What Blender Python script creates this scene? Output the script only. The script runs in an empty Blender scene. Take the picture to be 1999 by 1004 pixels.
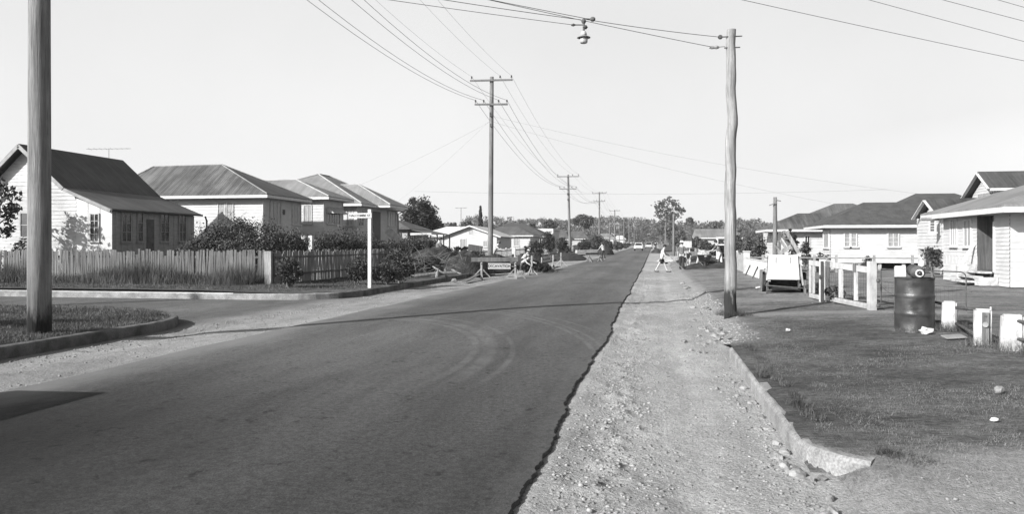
import bpy, bmesh, math, random
import numpy as np
from mathutils import Vector, Matrix
random.seed(7); rng = np.random.default_rng(7)
R = math.radians
scene = bpy.context.scene
COL = scene.collection
# ---------------------------------------------------------------- camera model (survey of the street)
F, PX0, PY0, EYE = 1500.0, 999.5, 478.0, 1.65
YAW = math.atan(278.5/1500)
DX, DY, RX, RY = -math.sin(YAW), math.cos(YAW), math.cos(YAW), math.sin(YAW)
def sst(a, b, x):
    t = min(1, max(0, (x-a)/(b-a))); return t*t*(3-2*t)
def ramp(Y): return 0.0 if Y < 50 else min(Y-50, 500)*.0048
def ray(px): a = (px-PX0)/F; return DX+a*RX, DY+a*RY
def G(px, py, z=0.0):
    rx, ry = ray(px); t = 30.0
    for _ in range(12):
        t = (EYE-z-ramp(t*ry))*F/max(py-PY0, .5)
    return t*rx, t*ry
def aY(px, py, Y):          # point seen at px,py on the plane Y
    rx, ry = ray(px); t = Y/ry; return t*rx, EYE+(PY0-py)*t/F
def aX(px, py, X):
    rx, ry = ray(px); t = X/rx; return t*ry, EYE+(PY0-py)*t/F
# ---------------------------------------------------------------- heights of the land
KR, KL = 1.08, -9.3          # kerb lines
def step_(X, Y):
    y0 = float(np.interp(X-KR, [0, .015, .055, .12, .2, .3, .4, .8], [6.5, 6.3, 6.12, 5.98, 5.87, 5.78, 5.72, 5.7]))
    return sst(y0+.06, y0+.115, Y)
def hgt(X, Y):
    b = ramp(Y)
    if X > KR: return b + (.15 + min(.14, (X-KR)*.04))*(step_(X, Y)+(sst(4.3, 6.3, Y)-step_(X, Y))*sst(1.2, 1.58, X))
    if X < KL:
        if 15.6 < Y < 21.3: return b
        return b + .15 + min(.1, (KL-X)*.02)
    return b
# ---------------------------------------------------------------- numpy value noise
_H = rng.random((257, 257))
def vnoise(x, y):
    x = np.asarray(x, float); y = np.asarray(y, float)
    xi = np.floor(x).astype(int); yi = np.floor(y).astype(int)
    fx = x-xi; fy = y-yi; fx = fx*fx*(3-2*fx); fy = fy*fy*(3-2*fy)
    a = _H[xi % 256, yi % 256]; b = _H[(xi+1) % 256, yi % 256]; c = _H[xi % 256, (yi+1) % 256]; d = _H[(xi+1) % 256, (yi+1) % 256]
    return (a*(1-fx)+b*fx)*(1-fy)+(c*(1-fx)+d*fx)*fy
def fbm(x, y, o=3):
    s = 0; a = .5
    for i in range(o):
        s = s+a*(vnoise(x*2**i+17*i, y*2**i+9*i)-.5); a *= .5
    return s
# ---------------------------------------------------------------- mesh builder
class MB:
    def __init__(s): s.v = []; s.f = []
    def poly(s, pts):
        n = len(s.v); s.v += [tuple(p) for p in pts]; s.f.append(tuple(range(n, n+len(pts))))
        return s
    def box(s, x0, x1, y0, y1, z0, z1):
        return s.obox(((x0+x1)/2, (y0+y1)/2, (z0+z1)/2), ((x1-x0)/2, 0, 0), (0, (y1-y0)/2, 0), (0, 0, (z1-z0)/2))
    def obox(s, c, a, b, d, taper=1.0):
        c, a, b, d = map(Vector, (c, a, b, d)); n = len(s.v)
        for k, t in ((-1, 1), (1, taper)):
            for i, j in ((-1, -1), (1, -1), (1, 1), (-1, 1)): s.v.append(tuple(c+a*i*t+b*j*t+d*k))
        s.f += [(n, n+3, n+2, n+1), (n+4, n+5, n+6, n+7), (n, n+1, n+5, n+4), (n+1, n+2, n+6, n+5), (n+2, n+3, n+7, n+6), (n+3, n, n+4, n+7)]
        return s
    def bar(s, p, q, w, h=None, up=(0, 0, 1)):
        p, q = Vector(p), Vector(q); h = h or w; d = (q-p)
        u = d.normalized(); upv = Vector(up)
        if abs(u.dot(upv)) > .98: upv = Vector((0, 1, 0))
        x = u.cross(upv).normalized(); y = x.cross(u).normalized()
        return s.obox((p+q)/2, x*w/2, y*h/2, d/2)
    def tube(s, pts, rad, n=10, cap=True):
        pts = [Vector(p) for p in pts]
        if not hasattr(rad, '__len__'): rad = [rad]*len(pts)
        base = len(s.v); prev = None
        for i, p in enumerate(pts):
            d = (pts[min(i+1, len(pts)-1)]-pts[max(i-1, 0)]).normalized()
            if prev is None:
                up = Vector((0, 0, 1)) if abs(d.z) < .9 else Vector((1, 0, 0))
                x = d.cross(up).normalized()
            else: x = (prev-d*prev.dot(d)).normalized()
            prev = x; y = d.cross(x)
            for k in range(n):
                a = 2*math.pi*k/n; s.v.append(tuple(p+(x*math.cos(a)+y*math.sin(a))*rad[i]))
        for i in range(len(pts)-1):
            for k in range(n):
                a = base+i*n+k; b = base+i*n+(k+1) % n; s.f.append((a, b, b+n, a+n))
        if cap:
            s.f.append(tuple(base+k for k in range(n))[::-1]); e = base+(len(pts)-1)*n
            s.f.append(tuple(e+k for k in range(n)))
        return s
    def lathe(s, prof, c=(0, 0, 0), n=20, ax='z', cap=True):
        base = len(s.v)
        for r, z in prof:
            for k in range(n):
                a = 2*math.pi*k/n; x, y = r*math.cos(a), r*math.sin(a)
                p = (x, y, z) if ax == 'z' else (x, z, y) if ax == 'y' else (z, x, y)
                s.v.append((c[0]+p[0], c[1]+p[1], c[2]+p[2]))
        for i in range(len(prof)-1):
            for k in range(n):
                a = base+i*n+k; b = base+i*n+(k+1) % n; s.f.append((a, b, b+n, a+n))
        if cap:
            s.f.append(tuple(base+k for k in range(n))[::-1]); e = base+(len(prof)-1)*n
            s.f.append(tuple(e+k for k in range(n)))
        return s
    def blob(s, c, r, jit=.25, sub=1, seed=None, flat=1.0):
        bm = bmesh.new(); bmesh.ops.create_icosphere(bm, subdivisions=sub, radius=1)
        rr = random.Random(seed if seed is not None else random.random()); n = len(s.v)
        r = r if hasattr(r, '__len__') else (r, r, r*flat)
        for v in bm.verts:
            k = 1+rr.uniform(-jit, jit); s.v.append((c[0]+v.co.x*r[0]*k, c[1]+v.co.y*r[1]*k, c[2]+v.co.z*r[2]*k))
        for f in bm.faces: s.f.append(tuple(n+v.index for v in f.verts))
        bm.free(); return s
    def slab(s, polys, th=.05):       # roof sheets with thickness
        edges = {}
        for P in polys:
            P = [tuple(round(c, 4) for c in p) for p in P]
            s.poly(P); s.poly([(p[0], p[1], p[2]-th) for p in P][::-1])
            for i in range(len(P)):
                e = (P[i], P[(i+1) % len(P)]); edges[e] = 1
        for (a, b) in edges:
            if (b, a) not in edges: s.poly([b, a, (a[0], a[1], a[2]-th), (b[0], b[1], b[2]-th)])
        return s
    def add(s, verts, faces):
        n = len(s.v); s.v += [tuple(p) for p in verts]; s.f += [tuple(n+i for i in f) for f in faces]; return s
ORG = {}
def _link(name, v, f, mat, smooth, org):
    me = bpy.data.meshes.new(name)
    if isinstance(v, np.ndarray):
        v = v - np.array(org)
        me.vertices.add(len(v)); me.vertices.foreach_set('co', v.astype(np.float32).ravel())
        k = f.shape[1]; me.loops.add(f.size); me.loops.foreach_set('vertex_index', f.astype(np.int32).ravel())
        me.polygons.add(len(f)); me.polygons.foreach_set('loop_start', np.arange(0, f.size, k, dtype=np.int32))
        me.update(calc_edges=True)
    else:
        me.from_pydata([(p[0]-org[0], p[1]-org[1], p[2]-org[2]) for p in v], [], f); me.update()
    if smooth: me.polygons.foreach_set('use_smooth', [True]*len(me.polygons))
    me.materials.append(mat)
    o = bpy.data.objects.new(name, me); COL.objects.link(o); return o
def thing(name, label, cat, loc=(0, 0, 0), rot=(0, 0, 0), group=None, local=False):
    o = bpy.data.objects.new(name, None); COL.objects.link(o); o.location = loc; o.rotation_euler = rot
    o.empty_display_size = .2
    o['label'] = label; o['category'] = cat
    if group: o['group'] = group
    ORG[o.name] = (0, 0, 0) if local else tuple(loc)
    return o
def part(name, mb, mat, parent, smooth=False, label=None):
    v, f = (mb.v, mb.f) if isinstance(mb, MB) else mb
    o = _link(name, v, f, mat, smooth, ORG[parent.name]); o.parent = parent; ORG[o.name] = ORG[parent.name]
    if label: o['label'] = label
    return o
def solo(name, mb, mat, label, cat, loc=(0, 0, 0), group=None, smooth=False, rot=None, local=False):
    v, f = (mb.v, mb.f) if isinstance(mb, MB) else mb
    o = _link(name, v, f, mat, smooth, (0, 0, 0) if local else loc); o.location = loc; o['label'] = label; o['category'] = cat
    if rot: o.rotation_euler = rot
    if group: o['group'] = group
    ORG[o.name] = (0, 0, 0) if local else tuple(loc)
    return o
def setting(name, mb, mat, kind='structure', smooth=False, label=None, cat=None):
    v, f = (mb.v, mb.f) if isinstance(mb, MB) else mb
    o = _link(name, v, f, mat, smooth, (0, 0, 0)); o['kind'] = kind
    o['label'] = label or name; o['category'] = cat or name.replace('_', ' ')
    return o
def copy_tree(o, parent=None):
    c = o.copy(); COL.objects.link(c)
    ORG[c.name] = ORG.get(o.name, (0, 0, 0))
    if parent: c.parent = parent
    for ch in list(o.children): copy_tree(ch, c)
    return c
# ---------------------------------------------------------------- materials (black and white film: neutral greys)
class N:
    def __init__(s, name):
        s.m = bpy.data.materials.new(name); s.m.use_nodes = True; s.t = s.m.node_tree; s.b = s.t.nodes['Principled BSDF']
        s.co = s.t.nodes.new('ShaderNodeTexCoord').outputs['Object']; s.b.inputs['Specular IOR Level'].default_value = .25
    def n(s, typ, **k):
        nd = s.t.nodes.new('ShaderNode'+typ)
        for a, b in k.items(): setattr(nd, a, b)
        return nd
    def L(s, a, b): s.t.links.new(a, b)
    def val(s, sock, v):
        if hasattr(v, 'is_output') or isinstance(v, bpy.types.NodeSocket): s.L(v, sock)
        else: sock.default_value = v
    def math(s, op, a, b=0.0, c=None, clamp=False):
        nd = s.n('Math', operation=op); nd.use_clamp = clamp; s.val(nd.inputs[0], a); s.val(nd.inputs[1], b)
        if c is not None: s.val(nd.inputs[2], c)
        return nd.outputs[0]
    def noise(s, scale, detail=4, rough=.55, stretch=None, vec=None):
        v = vec or s.co
        if stretch:
            mp = s.n('Mapping'); s.L(v, mp.inputs[0]); mp.inputs['Scale'].default_value = stretch; v = mp.outputs[0]
        nd = s.n('TexNoise'); s.L(v, nd.inputs['Vector']); nd.inputs['Scale'].default_value = scale
        nd.inputs['Detail'].default_value = detail; nd.inputs['Roughness'].default_value = rough
        return nd.outputs['Fac']
    def map(s, v, a, b, c, d, smooth=True):
        nd = s.n('MapRange'); nd.interpolation_type = 'SMOOTHSTEP' if smooth else 'LINEAR'
        s.val(nd.inputs[0], v)
        for i, x in enumerate((a, b, c, d)): s.val(nd.inputs[i+1], x)
        return nd.outputs[0]
    def mix(s, f, a, b):
        nd = s.n('Mix', data_type='FLOAT'); s.val(nd.inputs[0], f); s.val(nd.inputs[2], a); s.val(nd.inputs[3], b); return nd.outputs[0]
    def xyz(s):
        nd = s.n('SeparateXYZ'); s.L(s.co, nd.inputs[0]); return nd.outputs
    def color(s, v):
        if isinstance(v, float): s.b.inputs['Base Color'].default_value = (v, v, v, 1)
        else:
            c = s.n('CombineColor')
            for i in range(3): s.L(v, c.inputs[i])
            s.L(c.outputs[0], s.b.inputs['Base Color'])
    def bump(s, h, dist=.02, st=1.0, prev=None):
        nd = s.n('Bump'); nd.inputs['Distance'].default_value = dist; nd.inputs['Strength'].default_value = st
        s.L(h, nd.inputs['Height'])
        if prev: s.L(prev, nd.inputs['Normal'])
        s.L(nd.outputs[0], s.b.inputs['Normal']); return nd.outputs[0]
    def rough(s, v): s.val(s.b.inputs['Roughness'], v)
def mk(name, c, var=.25, scale=3.0, rough=.8, bump=.0, bscale=30., stretch=None, metal=0.0, spec=.25, fine=.0):
    k = N(name)
    v = k.noise(scale, 5, .6, stretch)
    v = k.map(v, .3, .7, c*(1-var), c*(1+var))
    if fine: v = k.math('MULTIPLY', v, k.map(k.noise(bscale*1.7, 3), .3, .7, 1-fine, 1+fine))
    k.color(v); k.rough(rough); k.b.inputs['Metallic'].default_value = metal; k.b.inputs['Specular IOR Level'].default_value = spec
    if bump: k.bump(k.noise(bscale, 3, .6, stretch), bump)
    return k.m
def mat_boards(name, c, dirt=.35, peel=0.0):       # painted weatherboard
    k = N(name)
    a = k.map(k.noise(.9, 5, .65), .3, .75, 1-dirt*.55, 1.06)
    b = k.map(k.noise(2.5, 4, .6, (1, 1, 5)), .3, .7, 1-dirt*.4, 1.05)
    v = k.math('MULTIPLY', k.math('MULTIPLY', a, b), c)
    if peel:
        p = k.map(k.noise(3.0, 6, .7, (.7, .7, 5)), .54, .66, 0, peel)
        v = k.mix(p, v, c*.45)
    k.color(v); k.rough(.65); k.bump(k.noise(25, 3, .6, (1, 1, 4)), .006)
    return k.m
def mat_roof(name, c, var=.3, streak=.4, seam=.76):
    k = N(name); x, y, z = k.xyz()
    ge = k.n('NewGeometry'); sp = k.n('SeparateXYZ'); k.L(ge.outputs['Normal'], sp.inputs[0])
    side = k.math('GREATER_THAN', k.math('ABSOLUTE', sp.outputs[0]), k.math('ABSOLUTE', sp.outputs[1]))
    u = k.mix(side, x, y); w = k.mix(side, y, x)
    cv = k.n('CombineXYZ'); k.L(u, cv.inputs[0]); k.L(w, cv.inputs[1])
    st = k.map(k.noise(1.0, 5, .65, (3.5, .35, 1), cv.outputs[0]), .3, .72, 1-streak*.8, 1+streak*.4)
    bl = k.map(k.noise(.5, 5, .65), .3, .7, 1-var, 1+var)
    fr = k.math('FRACT', k.math('DIVIDE', u, seam))
    cell = k.n('TexWhiteNoise', noise_dimensions='1D'); k.L(k.math('FLOOR', k.math('DIVIDE', u, seam)), cell.inputs['W'])
    sh = k.map(cell.outputs['Value'], 0, 1, .92, 1.07, False)
    line = k.map(fr, .0, .05, .85, 1.0)
    v = k.math('MULTIPLY', k.math('MULTIPLY', k.math('MULTIPLY', st, bl), k.math('MULTIPLY', sh, line)), c)
    k.color(v); k.rough(.6); k.b.inputs['Metallic'].default_value = .0; k.b.inputs['Specular IOR Level'].default_value = .3
    wv = k.math('SINE', k.math('MULTIPLY', u, 2*math.pi/.15))
    k.bump(wv, .006, .5)
    return k.m
def mat_leaf(name, c, var=.5):
    k = N(name); ob = k.n('ObjectInfo')
    v = k.map(k.noise(1.3, 3), .3, .7, c*(1-var), c*(1+var))
    v = k.math('MULTIPLY', v, k.map(k.noise(14, 2), .3, .7, .6, 1.4))
    v = k.math('MULTIPLY', v, k.map(ob.outputs['Random'], 0, 1, .85, 1.15, False))
    k.color(v); k.rough(.6); k.b.inputs['Transmission Weight'].default_value = 0
    k.b.inputs['Specular IOR Level'].default_value = .3
    return k.m
def mat_wood(name, c, var=.35, tar=None):
    k = N(name); x, y, z = k.xyz()
    a = k.map(k.noise(2.2, 6, .7, (6, 6, .35)), .3, .72, 1-var, 1+var)
    b = k.map(k.noise(1.1, 4), .3, .7, .82, 1.15)
    cr = k.map(k.noise(5, 5, .7, (7, 7, .2)), .62, .68, 1.0, .45)
    v = k.math('MULTIPLY', k.math('MULTIPLY', k.math('MULTIPLY', a, b), cr), c)
    if tar:
        edge = k.math('ADD', z, k.map(k.noise(4, 5, .7, (1.5, 1.5, .4)), .3, .7, -tar*.6, tar*.5, False))
        v = k.mix(k.map(edge, tar-.16, tar+.12, 0, 1), .022, v)
    v = k.math('MULTIPLY', v, k.map(k.noise(9, 6, .75, (9, 9, .12)), .56, .64, 1.0, .55)); k.color(v); k.rough(.85); k.bump(k.noise(6, 6, .7, (7, 7, .3)), .03)
    return k.m
M = {}
def mat_paint(name, c, wear=.45, base=.5):       # paint with worn, grubby patches and splashed dirt near the ground
    k = N(name); x, y, z = k.xyz()
    a = k.map(k.noise(7, 6, .7, (1, 1, .45)), .46, .66, 1, 1-wear); b = k.map(k.noise(2.2, 4), .3, .7, .86, 1.08)
    d = k.map(k.math('ADD', z, k.map(k.noise(9, 4, .7), 0, 1, -.16, .16, False)), .02, .24, base, 1)
    k.color(k.math('MULTIPLY', k.math('MULTIPLY', a, b), k.math('MULTIPLY', d, c))); k.rough(.65); k.bump(k.noise(30, 4, .7, (1, 1, .4)), .008); return k.m
M['white'] = mk('white_paint', .36, .2, 4, .55, .004, 40)
M['cleanwhite'] = mk('clean_white_paint', .43, .1, 4, .5)
M['offwhite'] = mk('weathered_white_paint', .27, .25, 5, .7, .006, 30, fine=.1)
M['grey'] = mk('grey_paint', .2, .2, 4, .7, .004, 40)
M['midgrey'] = mk('mid_grey_paint', .2, .2, 4, .7)
M['dark'] = mk('dark_paint', .05, .3, 4, .6)
M['black'] = mk('black_rubber', .018, .3, 8, .7)
M['iron'] = mk('rusty_iron', .06, .4, 8, .55, .003, 60)
M['steel'] = mk('dull_steel', .28, .2, 8, .4, metal=.6)
M['glass'] = mk('dark_window_glass', .02, .5, 1.5, .08, spec=.6)
M['glass2'] = mk('hazy_window_glass', .12, .5, 1.5, .12, spec=.6)
M['curtain'] = mk('curtained_window', .22, .25, 6, .35, stretch=(6, 6, .6), spec=.5)
M['worn'] = mat_paint('worn_white_gate_paint', .38, .22, .7); M['stub'] = mat_paint('grubby_painted_concrete', .42, .45, .6)
M['conc'] = mk('kerb_concrete', .185, .3, 3, .95, .006, 30, fine=.25)
M['concdark'] = mk('old_kerb_concrete', .2, .4, 2.5, .9, .012, 40, fine=.2)
M['whiteconc'] = mk('painted_concrete', .36, .35, 4, .8, .02, 25, fine=.1)
M['stone'] = mk('pale_stone', .19, .4, 6, .9, .01, 40)
M['soil'] = mk('dug_soil', .026, .5, 2.5, .95, .06, 9, fine=.4)
M['palesoil'] = mk('pale_sandy_soil', .3, .3, 2.5, .95, .05, 9, fine=.25)
M['wire'] = mk('weathered_wire', .05, .1, 2, .7)
M['wood'] = mat_wood('weathered_timber', .13)
M['palewood'] = mat_wood('pale_sawn_timber', .24)
M['darkwood'] = mat_wood('dark_timber', .08)
M['bark'] = mat_wood('tree_bark', .12)
M['palebark'] = mat_wood('pale_gum_bark', .2)
M['skin'] = mk('bare_skin', .32, .08, 6, .6)  # one even tone for all bare skin
M['hair'] = mk('dark_hair', .02, .2, 20, .6)
# ================================================================ ground, road, kerbs, verges
def grid(xs, ys, zf):
    X, Y = np.meshgrid(np.asarray(xs, float), np.asarray(ys, float)); Z = zf(X, Y)
    v = np.stack([X.ravel(), Y.ravel(), Z.ravel()], 1); nx, ny = len(xs), len(ys)
    i = (np.arange(ny-1)[:, None]*nx+np.arange(nx-1)[None, :]).ravel()
    return v, np.stack([i, i+1, i+nx+1, i+nx], 1)
rampv = np.vectorize(ramp)
def span(*segs):
    out = []
    for a, b, st in segs:
        n = max(1, int(round(abs(b-a)/st))); out += list(np.linspace(a, b, n, endpoint=False))
    return np.array(out+[segs[-1][1]])
# --- gravel and earth: the base sheet, to the horizon
k = N('gravel_and_earth'); x, y, z = k.xyz()
big = k.map(k.noise(.35, 5, .6, (1, .35, 1)), .3, .7, .8, 1.17)
mid = k.map(k.noise(2.2, 5, .65, (1, .5, 1)), .3, .7, .84, 1.13)
fin = k.map(k.noise(38, 4, .7), .32, .7, .72, 1.2)
sp = k.n('TexVoronoi'); k.L(k.co, sp.inputs['Vector']); sp.inputs['Scale'].default_value = 26
peb = k.map(sp.outputs['Distance'], .08, .3, 1.18, .93)
side = k.map(x, -9.2, -1.5, .78, 1.0)
street = k.map(x, -10.2, -8.8, 1, 0)               # side street: old grey bitumen
v = k.math('MULTIPLY', k.math('MULTIPLY', big, mid), k.math('MULTIPLY', fin, peb))
wet = k.map(k.noise(1.3, 5, .65, (.5, 1.4, 1)), .58, .7, 0, 1)
gut = k.math('MULTIPLY', k.map(x, -9.5, -8.7, 0, 1), k.map(x, -8.6, -7.8, 1, 0))
v = k.math('MULTIPLY', v, k.mix(k.math('MULTIPLY', wet, gut), 1.0, .45))
v = k.math('MULTIPLY', v, k.mix(street, k.math('MULTIPLY', side, .33), .125))
k.color(v); k.rough(.95); k.b.inputs['Specular IOR Level'].default_value = .1
b1 = k.bump(k.noise(9, 5, .7), .05, .7); k.bump(k.noise(45, 4, .7), .02, .9, b1)
M['gravel'] = k.m
def zg(X, Y):
    near = np.clip((60-Y)/30, 0, 1)
    z = rampv(Y)-.02
    r = np.clip((X+.9)/.3, 0, 1)*np.clip((1.3-X)/.2, 0, 1)          # right hand gravel strip
    lump = np.clip(1-np.abs(X+.38)/.5, 0, 1)
    z = z+near*r*(.035*fbm(X*1.3, Y*.5)+.15*lump*np.clip(fbm(X*7, Y*5, 3)+.02, 0, 1)+.016*fbm(X*16, Y*11, 2))
    z = z-near*r*.018*np.exp(-((X-.33)/.2)**2)
    z = z+near*.03*np.exp(-((X+.78)/.16)**2)
    l = np.clip((-6.9-X)/.3, 0, 1)*np.clip((X+9.4)/.2, 0, 1)
    z = z+near*l*(.05*fbm(X*1.1, Y*.6)+.03*np.clip(fbm(X*6, Y*3), 0, 1))-near*l*.03*np.exp(-((X+8.7)/.3)**2)
    return z
xs = span((-420, -60, 40), (-60, -26, 4), (-26, -9.6, .8), (-9.6, -6.8, .09), (-6.8, -1.0, .6), (-1.0, 1.4, .04), (1.4, 3, .4), (3, 30, 5), (30, 420, 40))
ys = span((-30, 2, 2), (2, 12, .045), (12, 24, .09), (24, 60, .35), (60, 140, 4), (140, 980, 30))
setting('ground', grid(xs, ys, zg), M['gravel'], smooth=True)
# --- asphalt carriageway
k = N('fresh_asphalt'); x, y, z = k.xyz()
v = k.math('MULTIPLY', k.map(k.noise(.22, 5, .6, (1, .3, 1)), .3, .7, .78, 1.24), k.map(k.noise(1.6, 6, .7, (1.9, .3, 1)), .3, .7, .88, 1.12))
v = k.math('MULTIPLY', v, k.map(k.noise(18, 5, .8), .34, .66, .74, 1.25))
wt = k.math('MINIMUM', k.math('ABSOLUTE', k.math('ADD', x, 2.2)), k.math('MINIMUM', k.math('ABSOLUTE', k.math('ADD', x, 3.7)), k.math('ABSOLUTE', k.math('ADD', x, 5.6))))
v = k.math('MULTIPLY', v, k.map(k.math('ADD', wt, k.map(k.noise(.8, 4), 0, 1, -.3, .3, False)), .1, .6, .92, 1.04))
v = k.math('MULTIPLY', v, k.map(k.noise(70, 3, .7), .3, .7, .68, 1.32))
v = k.math('MULTIPLY', v, k.map(k.noise(120, 2), .7, .78, 1.0, 2.2))
spots = k.map(k.noise(2.6, 4, .6, (1.5, .7, 1)), .66, .74, 1.0, .62)
pits = k.math('MULTIPLY', k.map(k.noise(7, 4, .65, (1, .8, 1)), .60, .70, 1.0, .5), k.map(k.noise(30, 3, .6), .62, .7, 1.0, .6))
v = k.math('MULTIPLY', k.math('MULTIPLY', v, .072), k.math('MULTIPLY', spots, pits))
far = k.math('ADD', k.map(y, 3.0, 13, .56, 1.08), k.map(y, 13, 36, 0, .3)); far = k.math('MULTIPLY', far, k.mix(k.map(y, 5, 10, 1, 0), 1.0, k.map(x, -5.2, -2.4, .3, 1.0))); v = k.math('MULTIPLY', v, far)  # light falloff put into the colour: darker near and at near left
ex = k.math('POWER', k.math('DIVIDE', k.math('ADD', x, 7.0), 4.5), 2.0); ey = k.math('POWER', k.math('DIVIDE', k.math('SUBTRACT', y, 9.5), 6.7), 2.0)
d = k.math('SQRT', k.math('ADD', ex, ey))
tr = None
for c0, w0 in ((1.0, .02), (1.05, .035), (1.125, .014), (1.39, .014), (1.43, .012), (1.50, .009)):
    b = k.map(k.math('ABSOLUTE', k.math('SUBTRACT', d, c0)), w0*.3, w0, 1, 0)
    tr = b if tr is None else k.math('MAXIMUM', tr, b)
tr = k.math('MULTIPLY', tr, k.map(k.noise(1.1, 5, .7), .33, .66, .1, .9))
tr = k.math('MULTIPLY', k.math('MULTIPLY', tr, k.map(y, 7.5, 10, 0, 1)), k.map(x, -6.8, -5, .2, 1))
dn = k.noise(.9, 5, .65, (1, .5, 1))
dust = k.math('MULTIPLY', k.map(k.math('ADD', x, k.math('MULTIPLY', dn, 2.2)), -6.3, -4.9, 1, 0), .75)
dust2 = k.math('MULTIPLY', k.map(k.math('SUBTRACT', x, k.math('MULTIPLY', dn, 1.0)), -1.75, -1.1, 0, 1), .18)
v = k.mix(k.math('MAXIMUM', k.math('MAXIMUM', dust, dust2), k.math('MULTIPLY', tr, .42)), v, .17)
k.color(v); k.rough(.85); k.b.inputs['Specular IOR Level'].default_value = .12
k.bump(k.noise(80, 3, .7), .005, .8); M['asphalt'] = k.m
EL = [(-30, -7.3), (4, -7.2), (12, -7.15), (22, -7.1), (34, -6.8), (50, -6.5), (80, -6.2), (150, -6.2), (560, -6.2)]
def el(Y): return float(np.interp(Y, [a for a, b in EL], [b for a, b in EL]))
ysr = span((-30, 2, 2), (2, 12, .03), (12, 20, .06), (20, 45, .2), (45, 150, 2), (150, 560, 20))
V = []; Fc = []; NX = 15
for j, Y in enumerate(ysr):
    er = -.86+.03*math.sin(Y*.55)+.10*(float(vnoise(Y*.7, 3.3))-.5)+.045*(float(vnoise(Y*3.1, 1.7))-.5)+.03*(float(vnoise(Y*13, 5))-.5)+.014*(random.random()-.5)
    if Y > 60: er = -.85
    e0 = el(Y)+.12*(float(vnoise(Y*.8, 9))-.5); rz = ramp(Y)
    row = []
    for i in range(NX):
        t = i/(NX-1); X = e0+(er-e0)*t
        zz = .006+.075*math.sin(min(1, t*1.15)*math.pi*.5) - .042*sst(.6, 1, t)
        row.append((X, Y, rz+zz))
    zb = row[-1]
    row += [(zb[0]+.006+.008*random.random(), Y, zb[2]-.02), (zb[0]+.008+.012*random.random(), Y, rz-.06)]
    V += row
W = NX+2
for j in range(len(ysr)-1):
    for i in range(W-1): a = j*W+i; Fc.append((a, a+1, a+W+1, a+W))
mb = MB(); mb.v = V; mb.f = Fc
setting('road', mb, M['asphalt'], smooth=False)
# --- verges
def grassmat(name, gc, dc, extra=None, mown=1.0):
    k = N(name); x, y, z = k.xyz()
    a = k.map(k.noise(.55, 6, .7), .3, .7, .68, 1.36); b = k.map(k.noise(3, 5, .7, (.6, 1, 1)), .3, .7, .75, 1.28); c = k.map(k.noise(30, 3, .7, (.5, 1, 1)), .3, .7, .6, 1.4)
    g = k.math('MULTIPLY', k.math('MULTIPLY', a, b), k.math('MULTIPLY', c, gc))
    dd = k.math('MULTIPLY', k.map(k.noise(20, 4, .7), .3, .7, .78, 1.2), dc)
    nz = k.noise(1.1, 5, .7, (.5, 1, 1))
    m = k.map(nz, .5, .74, 0, .6)
    if extra: m = extra(k, x, y, nz, m)
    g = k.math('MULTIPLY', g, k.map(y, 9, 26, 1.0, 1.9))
    k.color(k.mix(m, g, dd)); k.rough(.95); k.b.inputs['Specular IOR Level'].default_value = .08
    b1 = k.bump(k.noise(7, 5, .75), .06, .6); k.bump(k.noise(60, 3, .7), .03, 1.0, b1)
    return k.m
def exr(k, x, y, nz, m):
    yn = k.math('ADD', y, k.map(nz, 0, 1, -.9, .9, False))
    xn = k.math('ADD', x, k.map(nz, 0, 1, -.5, .5, False))
    d = k.map(yn, 5.35, 6.3, 1, 0)                                           # worn driveway crossing
    tr = k.math('MULTIPLY', k.map(k.math('ABSOLUTE', k.math('SUBTRACT', yn, 16.8)), .2, .75, .75, 0), k.map(x, 1.5, 2.2, 0, 1))
    br = k.math('MULTIPLY', k.map(xn, 1.3, 1.95, .95, 0), k.math('MULTIPLY', k.map(y, 12.0, 13.2, 0, 1), k.map(y, 40, 60, 1, 0)))
    tk = k.math('MULTIPLY', k.map(k.math('ABSOLUTE', k.math('SUBTRACT', yn, 20.8)), .3, 1.0, .35, 0), k.map(x, 1.5, 2.2, 0, 1))
    for q in (d, tr, br, tk): m = k.math('MAXIMUM', m, q)
    return m
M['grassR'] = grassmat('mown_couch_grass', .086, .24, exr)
M['grassL'] = grassmat('rough_verge_grass', .042, .13)
hv = np.vectorize(hgt)
def zr(X, Y):
    near = np.clip((40-Y)/20, 0, 1)
    e = np.clip((X-KR)/.5, 0, 1)
    broken = np.clip((Y-12.0)/1.2, 0, 1)*np.clip((70-Y)/10, 0, 1)
    z = hv(X, Y)+near*(.05*fbm(X*.9, Y*.9)+.02*fbm(X*5, Y*5))*np.clip((X-KR)*1.5, 0, 1)
    z = z-.06*np.clip((5.95-Y)/.1, 0, 1)*np.clip((1.4-X)/.2, 0, 1)*np.clip(Y-4, 0, 1)
    z = z-broken*.17*np.clip(1-(X-KR)/(.5+.7*fbm(Y*1.3, X*0+3)), 0, 1)
    return z-.012*(1-e)
xs = span((KR+.04, 2.2, .06), (2.2, 8, .16), (8, 30, 1.2), (30, 420, 30))
ys = span((-30, 3, 3), (3, 7, .05), (7, 14, .08), (14, 30, .2), (30, 80, 1.5), (80, 980, 25))
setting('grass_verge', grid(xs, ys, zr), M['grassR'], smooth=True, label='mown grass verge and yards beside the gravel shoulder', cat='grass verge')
def zl(X, Y): return hv(X, Y)+.03*fbm(X*.8, Y*.8)
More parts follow.
